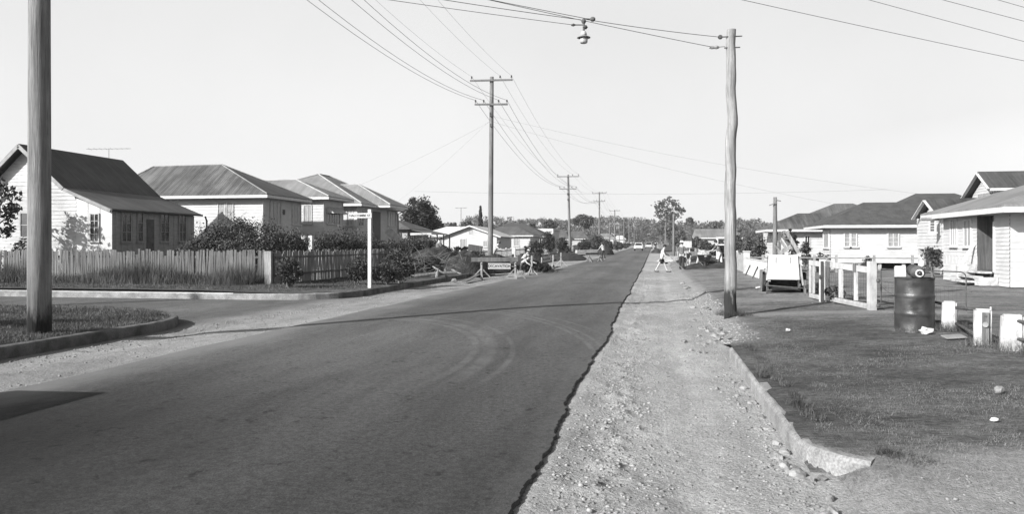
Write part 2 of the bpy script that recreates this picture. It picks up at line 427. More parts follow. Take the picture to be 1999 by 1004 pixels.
# far-side block beyond the side street, its corner rounded
ysl = span((21.45, 23.5, .1), (23.5, 60, .8), (60, 140, 4), (140, 980, 30))
def edge_far(Y): return KL-.05-(2.1-math.sqrt(max(0, 2.1**2-(max(0, 23.55-Y))**2)))
V = []; xo = np.concatenate([[0, .2, .5, 1, 1.6, 2.4, 3.2, 4.1, 5], np.linspace(6, 30, 16), [60, 120, 220, 400]])
for Y in ysl:
    for d in xo:
        X = edge_far(Y)-d; V.append((X, Y, hgt(min(X, KL-.01), max(Y, 21.4))+.03*float(fbm(X*.8, Y*.8))*min(1, d)))
nx = len(xo); i = (np.arange(len(ysl)-1)[:, None]*nx+np.arange(nx-1)[None, :]).ravel()
setting('block_ground', (np.array(V), np.stack([i, i+nx, i+nx+1, i+1], 1)), M['grassL'], smooth=True, label='grassy ground of the house block', cat='ground')
# near corner island with kerb curve
def edge_near(Y): return KL-.05-(2.6-math.sqrt(max(0, 2.6**2-(max(0, Y-13.0))**2)))
ysl = span((-30, 6, 3), (6, 13, .2), (13, 15.6, .06))
V = []
for Y in ysl:
    for d in xo:
        X = edge_near(Y)-d; V.append((X, Y, .15+.02*min(d, 4)+(.05*float(fbm(X*1.1, Y*1.1))+.015)*min(1, d*2)))
i = (np.arange(len(ysl)-1)[:, None]*nx+np.arange(nx-1)[None, :]).ravel()
setting('corner_verge', (np.array(V), np.stack([i, i+nx, i+nx+1, i+1], 1)), M['grassL'], smooth=True, label='grassed street corner around the tall pole', cat='grass verge')
# --- kerbs : rounded concrete profile swept along a line
def kerb(name, path, mat, w=.16, h=.165, jit=.006, z0=-.08, seed=0):
    rr = random.Random(seed); mb = MB(); n = len(path); prev = None; prof = [(0, z0), (0, h-.035), (.02, h-.008), (.045, h), (w, h), (w, z0)]
    for i, (X, Y) in enumerate(path):
        a = path[max(i-1, 0)]; b = path[min(i+1, n-1)]; d = Vector((b[0]-a[0], b[1]-a[1])).normalized(); nr = Vector((d.y, -d.x))
        j = rr.uniform(-jit, jit)
        row = [(X+nr.x*(o+j), Y+nr.y*(o+j), ramp(Y)+zz+(rr.uniform(-jit, jit) if zz > 0 else 0)) for o, zz in prof]
        base = len(mb.v); mb.v += row
        if prev is not None:
            for q in range(5): mb.f.append((prev+q, prev+q+1, base+q+1, base+q))
        else: mb.f.append(tuple(base+q for q in range(6)))
        prev = base
    mb.f.append(tuple(prev+q for q in range(6))[::-1])
    o = setting(name, mb, mat, label='concrete street kerb', cat='kerb'); return o
path = [(1.52-.44*math.cos(R(a))*1.0, 6.35-.5*math.sin(R(a))) for a in (75, 60, 45, 30, 15, 0)]
path = [(KR+.40, 5.72), (KR+.30, 5.78), (KR+.2, 5.87), (KR+.12, 5.98), (KR+.055, 6.12), (KR+.015, 6.3), (KR, 6.5)]+[(KR, 6.5+.25*i) for i in range(1, 11)]
kerb('kerb', path, M['conc'], seed=1, w=.13, jit=.005, h=.14)
kerb('kerb.001', [(KR+.015, 9.12+.25*i) for i in range(12)], M['conc'], seed=2, w=.11, h=.12, jit=.005)
kerb('kerb.002', [(KR, 62+4*i) for i in range(60)], M['conc'], seed=3)
pts = [(KL, 980-20*i) for i in range(46)]+[(KL, 60-1.0*i) for i in range(1, 36)]
arc = [(edge_far(Y)+.05, Y) for Y in np.linspace(23.5, 21.48, 16)]
DK = mk('shade_toned_kerb', .085, .5, 2.5, .9, .012, 40, fine=.2)  # kerb concrete darkened to carry the shade on its street face
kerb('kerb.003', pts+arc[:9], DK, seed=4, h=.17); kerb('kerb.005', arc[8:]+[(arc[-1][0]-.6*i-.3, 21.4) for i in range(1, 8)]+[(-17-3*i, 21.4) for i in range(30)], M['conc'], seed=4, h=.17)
# pale wide kerb top on the far side of the side street
pts = [(-60+1.5*i, 15.62) for i in range(32)]+[(edge_near(Y)+.05, Y) for Y in np.linspace(15.6, 13, 22)]+[(KL, 12.8-.5*i) for i in range(60)]
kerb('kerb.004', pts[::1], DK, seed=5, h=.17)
# gutter apron below kerb return
mb = MB()
for j in range(12): pass
setting('side_street_kerb_top', MB().box(-80, -12.6, 21.42, 21.95, -.02, .176), mk('sun_toned_kerb', .42, .2, 2, .9, .008, 40, fine=.1), label='pale kerb strip, sunlight put into its colour, across the side street', cat='kerb')  # pale tone stands for sunlight on the kerb face
# ================================================================ houses
M['bd_peel'] = mat_boards('peeling_weatherboard', .42, .5, .6)
M['bd_white'] = mat_boards('white_weatherboard', .41, .2)
M['bd_cream'] = mat_boards('cream_weatherboard', .36, .3)
M['bd_clean'] = mat_boards('clean_white_weatherboard', .41, .2)
M['bd_grey'] = mat_boards('grey_weatherboard', .25, .4)
M['bd_pale'] = mat_boards('pale_weatherboard', .3, .2)
M['rf_dark'] = mat_roof('dark_iron_roof', .055, .35, .4)
M['rf_rust'] = mat_roof('rust_streaked_iron_roof', .085, .3, .55)
M['rf_pale'] = mat_roof('pale_iron_roof', .17, .2, .25)
M['rf_light'] = mat_roof('bright_iron_roof', .45, .12, .15)
M['rf_mid'] = mat_roof('mid_grey_iron_roof', .09, .25, .3)
M['rf_tile'] = mk('dark_tiled_roof', .055, .2, 2, .8, .02, 6)
M['cap'] = mk('ridge_capping', .26, .2, 3, .6)
class Wall:
    def __init__(s, p0, p1):
        s.p = Vector((p0[0], p0[1], 0)); d = Vector((p1[0]-p0[0], p1[1]-p0[1], 0)); s.L = d.length; s.u = d/s.L; s.n = Vector((s.u.y, -s.u.x, 0))
    def pt(s, a, z, o=0): return s.p+s.u*a+s.n*o+Vector((0, 0, z))
    def box(s, mb, a0, a1, z0, z1, o0, o1):
        return mb.obox(s.pt((a0+a1)/2, (z0+z1)/2, (o0+o1)/2), s.u*(a1-a0)/2, s.n*(o1-o0)/2, (0, 0, (z1-z0)/2))
    def sx(s, X, Y): return (Vector((X, Y, 0))-s.p).dot(s.u)
def boards(mb, W, z0, z1, bh=.17, lap=.022, gable=None, a0=0.0, a1=None):
    """lapped boards; gable = (apex position, apex height, eave height at start, eave height at end)"""
    a1 = W.L if a1 is None else a1
    top = gable[1] if gable else z1
    def rng_(z):
        if not gable: return a0, a1
        sa, za, ea, eb = gable
        l = a0 if z <= ea else a0+(sa-a0)*(z-ea)/(za-ea); r = a1 if z <= eb else a1+(sa-a1)*(z-eb)/(za-eb)
        return l, r
    z = z0
    while z < top-.01:
        zt = min(z+bh, top); l0, r0 = rng_(z); l1, r1 = rng_(zt)
        if gable and l1 > r1: l1 = r1 = (l1+r1)/2
        mb.poly([W.pt(l0, z, lap), W.pt(r0, z, lap), W.pt(r1, zt, .002), W.pt(l1, zt, .002)])
        mb.poly([W.pt(l0, z, 0), W.pt(r0, z, 0), W.pt(r0, z, lap), W.pt(l0, z, lap)])
        z = zt
    return mb
def vboards(mb, W, z0, z1a, z1b=None, bw=.22, a0=0.0, a1=None):
    a1 = W.L if a1 is None else a1; z1b = z1a if z1b is None else z1b; a = a0; n = 0
    while a < a1-.01:
        b = min(a+bw, a1); o = .018 if n % 2 else .006
        za = z1a+(z1b-z1a)*(a-a0)/(a1-a0); zb = z1a+(z1b-z1a)*(b-a0)/(a1-a0)
        mb.poly([W.pt(a, z0, o), W.pt(b, z0, o), W.pt(b, zb, o), W.pt(a, za, o)])
        mb.poly([W.pt(a, z0, o), W.pt(a, za, o), W.pt(a, za, 0), W.pt(a, z0, 0)])
        mb.poly([W.pt(b, z0, o), W.pt(b, z0, 0), W.pt(b, zb, 0), W.pt(b, zb, o)])
        a = b; n += 1
    return mb
def window(H, W, a0, a1, z0, z1, fm, pm, nx=2, ny=2, fw=.055, sill=True, sash=None):
    f = MB(); W.box(f, a0-fw, a0, z0, z1+fw, 0, .06); W.box(f, a1, a1+fw, z0, z1+fw, 0, .06); W.box(f, a0, a1, z1, z1+fw, 0, .058)
    W.box(f, a0-fw, a1+fw, z0-.03, z0, 0, .057)
    w = (a1-a0)/nx
    for i in range(1, nx): W.box(f, a0+i*w-.02, a0+i*w+.02, z0, z1, 0, .048)
    for j in range(1, ny):
        zz = z0+(z1-z0)*j/ny
        for i in range(nx): W.box(f, a0+i*w+(.02 if i else 0), a0+(i+1)*w-(.02 if i < nx-1 else 0), zz-.012, zz+.012, 0, .043)
    wn = part('window', f, fm, H)
    part('pane', W.box(MB(), a0, a1, z0, z1, .0, .028), pm, wn)
    if sill: part('sill', W.box(MB(), a0-fw-.05, a1+fw+.05, z0-.09, z0-.03, 0, .12), fm, wn)
    return wn
def winpx(H, W, px0, px1, py0, py1, fm, pm, nx=2, ny=2, sill=True, fw=.055):
    cx = []
    for px in (px0, px1):
        if abs(W.u.x) > .5: X, _ = aY(px, 0, W.p.y); cx.append(W.sx(X, W.p.y))
        else: Y, _ = aX(px, 0, W.p.x); cx.append(W.sx(W.p.x, Y))
    pm_ = (px0+px1)/2
    z = [(aY(pm_, py, W.p.y) if abs(W.u.x) > .5 else aX(pm_, py, W.p.x))[1] for py in (py1, py0)]
    return window(H, W, min(cx), max(cx), z[0], z[1], fm, pm, nx, ny, fw, sill)
def hip(x0, x1, y0, y1, ze, r0, r1):
    A, B, C, D = (x0, y0, ze), (x1, y0, ze), (x1, y1, ze), (x0, y1, ze)
    if abs(r1[0]-r0[0]) >= abs(r1[1]-r0[1]): return [[A, B, r1, r0], [B, C, r1], [C, D, r0, r1], [D, A, r0]]
    return [[A, B, r0], [B, C, r1, r0], [C, D, r1], [D, A, r0, r1]]
def caps(H, polys, mat, r=.055):
    mb = MB(); seen = set()
    for P in polys:
        for i in range(len(P)):
            e = tuple(sorted((tuple(P[i]), tuple(P[(i+1) % len(P)]))))
            if e in seen:
                mb.tube([Vector(e[0])+Vector((0, 0, .01)), Vector(e[1])+Vector((0, 0, .01))], r, 6)
            seen.add(e)
    return part('ridge_cap', mb, mat, H)
def fascia(H, x0, x1, y0, y1, ze, mat, h=.17, sides='FRBL'):
    mb = MB(); a = .03
    if 'F' in sides: mb.box(x0+a, x1-a, y0+.003, y0+a, ze-.05-h, ze-.053)
    if 'B' in sides: mb.box(x0+a, x1-a, y1-a, y1-.003, ze-.05-h, ze-.053)
    if 'R' in sides: mb.box(x1-a, x1-.003, y0+.003, y1-.003, ze-.05-h, ze-.053)
    if 'L' in sides: mb.box(x0+.003, x0+a, y0+.003, y1-.003, ze-.05-h, ze-.053)
    return part('fascia', mb, mat, H)
def gutter(H, pts, mat, r=.06): return part('gutter', MB().tube(pts, r, 6), mat, H)
# ---------------------------------------------------------------- old cottage
g = .38
H1 = thing('cottage', 'old peeling weatherboard cottage with steep dark iron roof and skillion side', 'house', (-27.5, 33, g))
yf, yb = 30.0, 36.1
Wf = Wall((-30.4, yf), (-25.24, yf)); mb = boards(MB(), Wf, g-.2, 3.9, .165, .022, (2.6, 5.95, 3.62, 3.72))
We = Wall((-30.4, yb), (-30.4, yf)); boards(mb, We, g-.2, 3.7); Wb = Wall((-25.24, yb), (-30.4, yb)); boards(mb, Wb, g-.2, 3.9, .165, .022, (2.56, 5.95, 3.72, 3.62))
part('wall', mb, M['bd_peel'], H1)
Wl = Wall((-25.24, yf), (-23.44, yf)); mb = vboards(MB(), Wl, g-.2, 3.72, 3.12, .3)
part('wall', mb, M['bd_white'], H1, label='pale flush boarded end wall of the skillion')
Ws = Wall((-23.44, yf), (-23.44, yb)); mb = vboards(MB(), Ws, g-.2, 3.12, bw=.19)
Wk = Wall((-23.44, yb), (-25.24, yb)); vboards(mb, Wk, g-.2, 3.12, 3.72, .3)
part('wall', mb, M['bd_grey'], H1, label='drab vertical boarded side wall of the skillion')
xr, zr_ = -27.8, 6.15; ya, yc = yf-.42, yb+.3
mb = MB().slab([[(xr, ya, zr_), (xr, yc, zr_), (-25.6, yc, 4.2), (-25.6, ya, 4.2)][::-1], [(xr, ya, zr_), (-31.0, ya, 3.3), (-31.0, yc, 3.3), (xr, yc, zr_)][::-1]], .05)
part('roof', mb, M['rf_dark'], H1)
mb = MB().slab([[(-25.62, ya+.02, 4.185), (-25.62, yc, 4.185), (-23.2, yc, 3.22), (-23.2, ya+.02, 3.22)][::-1]], .04)
part('roof', mb, M['rf_mid'], H1, label='greyer skillion roof over the side rooms')
mb = MB(); sl = Vector((2.2, 0, -1.95)).normalized()
mb.bar((xr, ya-.02, zr_-.1), (-25.55, ya-.02, 4.1), .045, .17); mb.bar((xr, ya-.02, zr_-.1), (-30.95, ya-.02, 3.25), .045, .17)
mb.bar((-25.55, ya-.0, 4.09), (-23.2, ya-.0, 3.13), .045, .14)
part('barge_board', mb, M['grey'], H1)
gutter(H1, [(-23.16, ya, 3.17), (-23.16, yc, 3.17)], M['dark'], .055)
part('downpipe', MB().tube([(-23.16, yc+.25, 3.14), (-23.1, yc+.3, 2.9), (-23.1, yc+.3, .3)], .045, 6), M['dark'], H1)
winpx(H1, Wf, 42, 57, 417, 462, M['offwhite'], M['glass'], 1, 2)
winpx(H1, Wl, 178.5, 193, 419, 470, M['offwhite'], M['glass'], 2, 4)
for a, b in ((237, 254), (268, 277), (313, 328), (349, 361)): winpx(H1, Ws, a, b, 418, 471, M['bd_grey'], M['glass'], 2 if b-a > 10 else 1, 3)
Y0, _ = aX(286, 0, -23.44); Y1, _ = aX(300, 0, -23.44)
dr = part('door', Ws.box(MB(), Y0-yf, Y1-yf, g+.3, 2.85, 0, .035), M['dark'], H1); part('handle', Ws.box(MB(), Y1-yf-.12, Y1-yf-.07, 1.6, 1.72, .035, .07), M['iron'], dr)
mb = MB(); ax_, ay_ = xr+.1, 35.2
mb.tube([(ax_, ay_, 6.0), (ax_, ay_, 6.62)], .012, 5)
mb.bar((ax_-.9, ay_-.5, 6.55), (ax_+.9, ay_+.5, 6.66), .014)
for i in range(8):
    t = -.85+.24*i; c = Vector((ax_+.9*t, ay_+.5*t, 6.605+.055*t)); mb.bar(c+Vector((-.28, .5, 0))*(.9-.06*i), c-Vector((-.28, .5, 0))*(.9-.06*i), .008)
part('antenna', mb, M['iron'], H1)
# ---------------------------------------------------------------- raised hip roofed houses along the street
def two_wall_house(H, x0, x1, y0, y1, zb, ze, mf, ms, bh=.19):
    F_ = Wall((x0, y0), (x1, y0)); E_ = Wall((x1, y0), (x1, y1)); B_ = Wall((x1, y1), (x0, y1)); L_ = Wall((x0, y1), (x0, y0))
    mb = boards(MB(), F_, zb, ze, bh); boards(mb, B_, zb, ze, bh); boards(mb, L_, zb, ze, bh); boards(mb, E_, zb, ze, bh)
    part('wall', mb, mf, H)
    for (x, y) in ((x0, y0), (x1, y0), (x1, y1), (x0, y1)): part('corner_stop', MB().box(x-.035, x+.035, y-.035, y+.035, zb, ze-.02), ms, H)
    return F_, E_, B_, L_
H2 = thing('weatherboard_house', 'raised weatherboard house with big rust streaked hip roof behind dark shrubs', 'house', (-26.5, 43, .4))
F2, E2, _, _ = two_wall_house(H2, -31.6, -21.87, 40.3, 45.0, .4, 4.36, M['bd_white'], M['white'])
P = hip(-32.1, -21.3, 39.75, 45.5, 4.5, (-30.4, 42.6, 6.47), (-25.8, 42.6, 6.5)); part('roof', MB().slab(P, .05), M['rf_rust'], H2); caps(H2, P, M['rf_pale'], .045)
fascia(H2, -32.1, -21.3, 39.75, 45.5, 4.5, M['cleanwhite'], .16)
winpx(H2, F2, 427, 439, 397, 440, M['white'], M['curtain'], 1, 4); winpx(H2, F2, 443.5, 455, 397, 440, M['white'], M['curtain'], 1, 4)
winpx(H2, E2, 527, 547, 396, 438, M['white'], M['curtain'], 3, 1); winpx(H2, E2, 570, 586, 401, 438, M['white'], M['curtain'], 3, 1)
part('vent', E2.box(MB(), 2.35, 2.6, 3.45, 3.75, .0, .05), M['dark'], H2)
H3 = thing('weatherboard_house', 'weatherboard house with pale hip roof and hooded louvre window, second along the side fence', 'house', (-24.5, 49, .4))
F3, E3, _, _ = two_wall_house(H3, -28, -21.5, 47.6, 50.8, .4, 4.68, M['bd_white'], M['white'])
P = hip(-28.5, -20.9, 47.1, 51.4, 4.83, (-26.6, 49.2, 6.1), (-24.2, 49.2, 6.12)); part('roof', MB().slab(P, .05), M['rf_pale'], H3); caps(H3, P, M['cap'])
fascia(H3, -28.5, -20.9, 47.1, 51.4, 4.83, M['cleanwhite'], .16)
winpx(H3, F3, 594, 608, 402, 436, M['white'], M['curtain'], 2, 1); winpx(H3, E3, 638, 662, 411, 437, M['white'], M['glass2'], 5, 1)
aw = MB(); a0 = .55; aw.poly([E3.pt(.4, 4.2, .03), E3.pt(2.8, 4.2, .03), E3.pt(2.8, 3.75, .6), E3.pt(.4, 3.75, .6)]); aw.poly([E3.pt(.4, 4.2, .03), E3.pt(.4, 3.75, .6), E3.pt(.4, 3.75, .03)]); aw.poly([E3.pt(2.8, 4.2, .03), E3.pt(2.8, 3.75, .03), E3.pt(2.8, 3.75, .6)])
part('window_hood', aw, M['white'], H3)
H4 = thing('weatherboard_house', 'larger weatherboard house with tall pale roof and low wing behind the street sign', 'house', (-26, 58, .4))
F4, E4, _, _ = two_wall_house(H4, -33, -21.5, 53.4, 62.4, .4, 4.55, M['bd_white'], M['white'])
P = hip(-33.6, -20.9, 52.8, 63, 4.68, (-26.7, 57.9, 7.3), (-26.6, 60.0, 7.38))
P = [[(-33.6, 52.8, 4.68), (-20.9, 52.8, 4.68), (-26.6, 58, 7.33)], [(-20.9, 52.8, 4.68), (-20.9, 63, 4.68), (-26.6, 60, 7.35), (-26.6, 58, 7.33)], [(-20.9, 63, 4.68), (-33.6, 63, 4.68), (-26.6, 60, 7.35)], [(-33.6, 63, 4.68), (-33.6, 52.8, 4.68), (-26.6, 58, 7.33), (-26.6, 60, 7.35)]]
part('roof', MB().slab(P, .05), M['rf_pale'], H4); caps(H4, P, M['cap'])
fascia(H4, -33.6, -20.9, 52.8, 63, 4.68, M['cleanwhite'], .16)
P = hip(-25.2, -19.8, 55.9, 60.2, 4.72, (-25.1, 57.95, 6.42), (-23.2, 57.95, 6.45)); part('roof', MB().slab(P, .05), M['rf_pale'], H4, label='lower hipped roof over the entry wing'); caps(H4, P, M['cap'])
mb = MB().box(-20.9, -19.83, 55.93, 55.96, 4.5, 4.667).box(-19.85, -19.82, 55.93, 60.17, 4.5, 4.667); part('fascia', mb, M['cleanwhite'], H4)
winpx(H4, F4, 678, 688, 412, 440, M['white'], M['curtain'], 2, 1)
winpx(H4, E4, 698, 708, 412, 440, M['white'], M['glass'], 2, 1); winpx(H4, E4, 757, 771, 411, 441, M['white'], M['curtain'], 3, 1)
Y0, _ = aX(727, 0, -21.5); Y1, _ = aX(742, 0, -21.5)
dr = part('door', E4.box(MB(), Y0-53.4, Y1-53.4, 2.0, 4.25, 0, .045), M['dark'], H4); part('handle', E4.box(MB(), Y0-53.3, Y0-53.2, 3.0, 3.15, .045, .08), M['iron'], dr)
mb = MB(); Ym, _ = aX(744, 0, -20.0)
mb.box(-21.45, -20.3, Y0-.1, Y1+.1, 1.85, 2.0)
for i in range(7): mb.box(-20.3+.27*i, -20.0+.27*i, Y0, Y1, 1.72-.22*i, 1.77-.22*i)
part('stair', mb, M['grey'], H4); part('stair_rail', MB().bar((-20.3, Y0+.02, 2.8), (-18.5, Y0+.02, 1.3), .06, .6), M['white'], H4)
part('door', E4.box(MB(), 7.6, 8.6, .4, 2.2, 0, .04), M['dark'], H4, label='dark doorway under the raised floor')
part('downpipe', MB().tube([(-19.9, 60.1, 4.5), (-21.4, 62.35, 4.25), (-21.38, 62.45, .4)], .05, 6), M['grey'], H4)
# ---------------------------------------------------------------- veranda cottage
H5 = thing('veranda_house', 'low timber house with slender posted veranda behind a dark hedge', 'house', (-22, 71, .5))
F5, E5, _, _ = two_wall_house(H5, -28, -20.6, 67.5, 74, .3, 3.2, M['bd_pale'], M['grey'])
P = [[(-28.4, 67, 3.1), (-20.2, 67, 3.1), (-22.5, 70, 4.0), (-26, 70, 4.0)], [(-20.2, 67, 3.1), (-20.2, 74.4, 3.1), (-22.5, 72, 4.0), (-22.5, 70, 4.0)], [(-20.2, 74.4, 3.1), (-28.4, 74.4, 3.1), (-26, 72, 4), (-22.5, 72, 4)], [(-28.4, 74.4, 3.1), (-28.4, 67, 3.1), (-26, 70, 4), (-26, 72, 4)]]
part('roof', MB().slab(P, .05), M['rf_mid'], H5)
part('roof', MB().slab([[(-20.25, 67.2, 3.06), (-18.2, 67.2, 2.62), (-18.2, 74.2, 2.62), (-20.25, 74.2, 3.06)]], .04), M['rf_mid'], H5, label='lean-to roof over the veranda')
part('fascia', MB().box(-20.2, -18.2, 67.15, 67.19, 2.5, 2.72), M['cleanwhite'], H5)
for y in (67.4, 69.6, 71.8, 74): part('post', MB().box(-18.4, -18.3, y-.05, y+.05, .3, 2.6), M['grey'], H5)
part('rail', MB().box(-18.37, -18.33, 67.45, 73.95, 1.25, 1.33), M['grey'], H5)
winpx(H5, E5, 812, 819, 455, 480, M['white'], M['glass'], 2, 2); H5.location.x -= 1.7
# ---------------------------------------------------------------- white gabled house
H6 = thing('gabled_house', 'bright white house with broad front gable behind the white picket fence', 'house', (-20, 84, .5))
za, ze6 = 3.72, 2.6
Wg = Wall((-22.3, 80), (-16.5, 80)); mb = boards(MB(), Wg, .3, ze6, .2, .02, (2.9, za-.08, ze6-.02, ze6-.02))
Wr = Wall((-16.5, 80), (-16.5, 88)); boards(mb, Wr, .3, ze6); Wm = Wall((-26, 82), (-22.3, 82)); boards(mb, Wm, .3, ze6); boards(mb, Wall((-22.3, 82), (-22.3, 80)), .3, ze6)
part('wall', mb, M['bd_clean'], H6)
P = [[(-19.4, 79.6, za), (-22.8, 79.6, 2.52), (-22.8, 84, 2.52), (-19.4, 84, za)], [(-16.0, 79.6, 2.52), (-19.4, 79.6, za), (-19.4, 88.4, za), (-16.0, 88.4, 2.52)], [(-26.4, 81.5, 2.55), (-22.8, 81.5, 2.55), (-19.45, 84.5, za-.01), (-23.2, 84.5, za-.01)]]
part('roof', MB().slab([q[::-1] for q in P], .04), M['rf_light'], H6)
mb = MB().bar((-19.4, 79.57, za-.07), (-22.8, 79.57, 2.45), .04, .14).bar((-19.4, 79.57, za-.07), (-16.0, 79.57, 2.45), .04, .14); part('barge_board', mb, M['cleanwhite'], H6)
winpx(H6, Wg, 899, 909, 467, 484, M['cleanwhite'], M['curtain'], 2, 1); winpx(H6, Wg, 944, 951, 471, 482, M['cleanwhite'], M['curtain'], 2, 1)
winpx(H6, Wm, 850, 861, 470, 482, M['cleanwhite'], M['glass'], 2, 1); part('vent', Wg.box(MB(), 2.75, 3.15, 2.75, 3.3, 0, .03), M['offwhite'], H6)
X_, z_ = aY(900, 406, 84); part('antenna', MB().tube([(X_, 84, 3.6), (X_, 84, z_)], .03, 5).bar((X_-.7, 84, z_), (X_+.7, 84, z_), .03).bar((X_-.5, 83.5, z_-.03), (X_-.5, 84.5, z_-.03), .02).bar((X_+.4, 83.6, z_-.03), (X_+.4, 84.4, z_-.03), .02), M['iron'], H6)
# ---------------------------------------------------------------- hip roofed houses further along
def far_house(name, label, px0, px1, pyr, pye, pyb, Y, mats, depth=8, ridge=(.3, .7), ridge_px=None, wins=(), pyw=None, dark=None):
    x0, ze = aY(px0, pye, Y); x1, _ = aY(px1, pye, Y); _, zr = aY((px0+px1)/2, pyr, Y+depth/2)
    gb = hgt((x0+x1)/2, Y)
    H = thing(name, label, 'house', ((x0+x1)/2, Y+depth/2, gb))
    o = .45; F_ = Wall((x0+o, Y+o), (x1-o, Y+o)); mb = boards(MB(), F_, gb-.1, ze-.05, .25); boards(mb, Wall((x1-o, Y+o), (x1-o, Y+depth-o)), gb-.1, ze-.05, .25); boards(mb, Wall((x0+o, Y+depth-o), (x0+o, Y+o)), gb-.1, ze-.05, .25)
    part('wall', mb, mats[0], H)
    a, b = (aY(ridge_px[0], 0, Y+depth/2)[0], aY(ridge_px[1], 0, Y+depth/2)[0]) if ridge_px else (x0+(x1-x0)*ridge[0], x0+(x1-x0)*ridge[1])
    P = hip(x0, x1, Y, Y+depth, ze, (a, Y+depth/2, zr), (b, Y+depth/2, zr)); part('roof', MB().slab(P, .06), mats[1], H)
    fascia(H, x0, x1, Y, Y+depth, ze, M['cleanwhite'], .15)
    for (p0, p1, q0, q1, mt) in wins: winpx(H, F_, p0, p1, q0, q1, M['cleanwhite'], mt, 2, 1)
    return H, F_
H7, F7 = far_house('hip_roofed_house', 'white house with grey hip roof and dark porch beside the front gable house', 940, 1041, 443, 459, 490, 95, (M['bd_clean'], M['rf_mid']), 8, ridge_px=(974, 1010), wins=((1003, 1013, 466, 480, M['curtain']),))
part('porch', F7.box(MB(), 2.2, 3.3, .6, 2.5, .0, .04), M['dark'], H7)  # flat dark slab paints the shade inside the porch
H8, F8 = far_house('hip_roofed_house', 'house with broad dark tiled hip roof rising behind the grey roofed one', 975, 1066, 437, 460.5, 485, 108, (M['bd_pale'], M['rf_tile']), 10, ridge_px=(985, 1026), wins=((1050, 1057, 465, 474, M['glass']),))
far_house('hip_roofed_house', 'small dark roofed house with pale wall beyond the picket fence', 1066, 1112, 452, 467, 486, 140, (M['bd_white'], M['rf_mid']), 9, wins=((1088, 1094, 471, 479, M['glass']),))
far_house('hip_roofed_house', 'far grey roofed house glimpsed between roadside poles', 1096, 1150, 452, 466, 484, 165, (M['bd_pale'], M['rf_mid']), 9)
far_house('hip_roofed_house', 'tiny pale roofed house among dark trees far down the street', 1160, 1200, 456, 465, 480, 230, (M['bd_white'], M['rf_pale']), 9)
far_house('hip_roofed_house', 'tiny house with bright roof nearest the vanishing road', 1196, 1222, 460, 467, 480, 300, (M['bd_white'], M['rf_light']), 9)
far_house('hip_roofed_house', 'house with long pale sheet roof beyond the workmen', 1356, 1450, 447, 463.5, 480, 110, (M['bd_cream'], M['rf_pale']), 9, ridge=(.04, .96))
# white parapet gable behind
x0, z0 = aY(1044, 458, 125); x1, z1 = aY(1080, 446.5, 125)
H9 = thing('shopfront_building', 'plain white building with flat topped front rising over dark roof', 'building', ((x0+x1)/2, 128, .5))
part('wall', MB().box(x0, x1, 125, 133, .4, z1), M['bd_clean'], H9); part('roof', MB().box(x0-.2, x1+.2, 125.4, 133.3, z1-.35, z1-.3), M['rf_mid'], H9)
part('vent', MB().box(x1-1.1, x1-.3, 124.93, 125, z1-.55, z1-.4), M['grey'], H9)
# ---------------------------------------------------------------- houses across the street: porch house
g = .42
R1 = thing('porch_house', 'low white house with recessed timber door and front steps on the corner of the yard', 'house', (14, 29, g))
xw, yf, yb, ze = 10.9, 26.4, 32.0, 2.72
Ww = Wall((xw, yb), (xw, yf)); Wq = Wall((xw, yf), (20, yf))
def sw(px): return Ww.sx(xw, aX(px, 0, xw)[0])
d0, d1 = sw(1908), sw(1941); w0 = sw(1887)
mb = boards(MB(), Ww, g-.1, ze, .13, .02, a0=d1); boards(mb, Ww, 1.25, ze, .13, .02, a0=0, a1=d0); boards(mb, Ww, g-.1, .95, .13, .02, a0=0, a1=d0)
boards(mb, Wq, g-.1, ze, .2, .012); boards(mb, Wall((20, yb), (xw, yb)), g-.1, ze, .2); boards(mb, Wall((20, yf), (20, yb)), g-.1, ze, .2)
part('wall', mb, M['bd_white'], R1)
part('panel', vboards(MB(), Ww, .95, 1.27, bw=.16, a0=0, a1=d0), M['bd_clean'], R1)
mb = MB(); Ww.box(mb, d0, d1, .8, ze, -.55, -.5); Ww.box(mb, d0-.001, d0+.03, .8, ze, -.5, .0); Ww.box(mb, d1-.03, d1+.001, .8, ze, -.5, .0); Ww.box(mb, d0, d1, .7, .8, -.5, .02)
part('porch', mb, M['darkwood'], R1)
part('door', Ww.box(MB(), d0+.05, d1-.35, .82, ze-.1, -.5, -.44), M['wood'], R1)
part('door_frame', Ww.box(MB(), d1, d1+.09, .75, 2.4, 0, .05), M['cleanwhite'], R1)
winpx(R1, Ww, 1858, 1869, 430, 479, M['cleanwhite'], M['curtain'], 3, 1); winpx(R1, Ww, 1884, 1897, 431, 480, M['cleanwhite'], M['curtain'], 2, 1)
P = hip(10.35, 20.5, 25.5, 32.9, 2.86, (13.5, 29.2, 4.0), (17, 29.2, 4.0)); part('roof', MB().slab(P, .06), M['rf_pale'], R1)
fascia(R1, 10.35, 20.5, 25.5, 32.9, 2.86, M['cleanwhite'], .18)
part('soffit', MB().box(10.4, 20.4, 25.56, 32.8, 2.64, 2.67), M['white'], R1)
for i in range(3): part('step', Ww.box(MB(), d0-.05, d1-.12, .76-.15*i-.06, .76-.15*i, .02+.26*i, .33+.26*i), M['whiteconc'], R1)
part('stair_gap_shade', Ww.box(MB(), d0-.05, d1-.12, g-.1, .7, .022, .05), M['black'], R1)  # black sheet paints the shade in the gaps between treads
part('step_wall', Ww.box(MB(), d0-.17, d0-.06, g-.1, .98, .03, .62), M['whiteconc'], R1); part('step_wall', Ww.box(MB(), d1-.1, d1+.35, g-.1, g+.16, .03, .55), M['whiteconc'], R1)
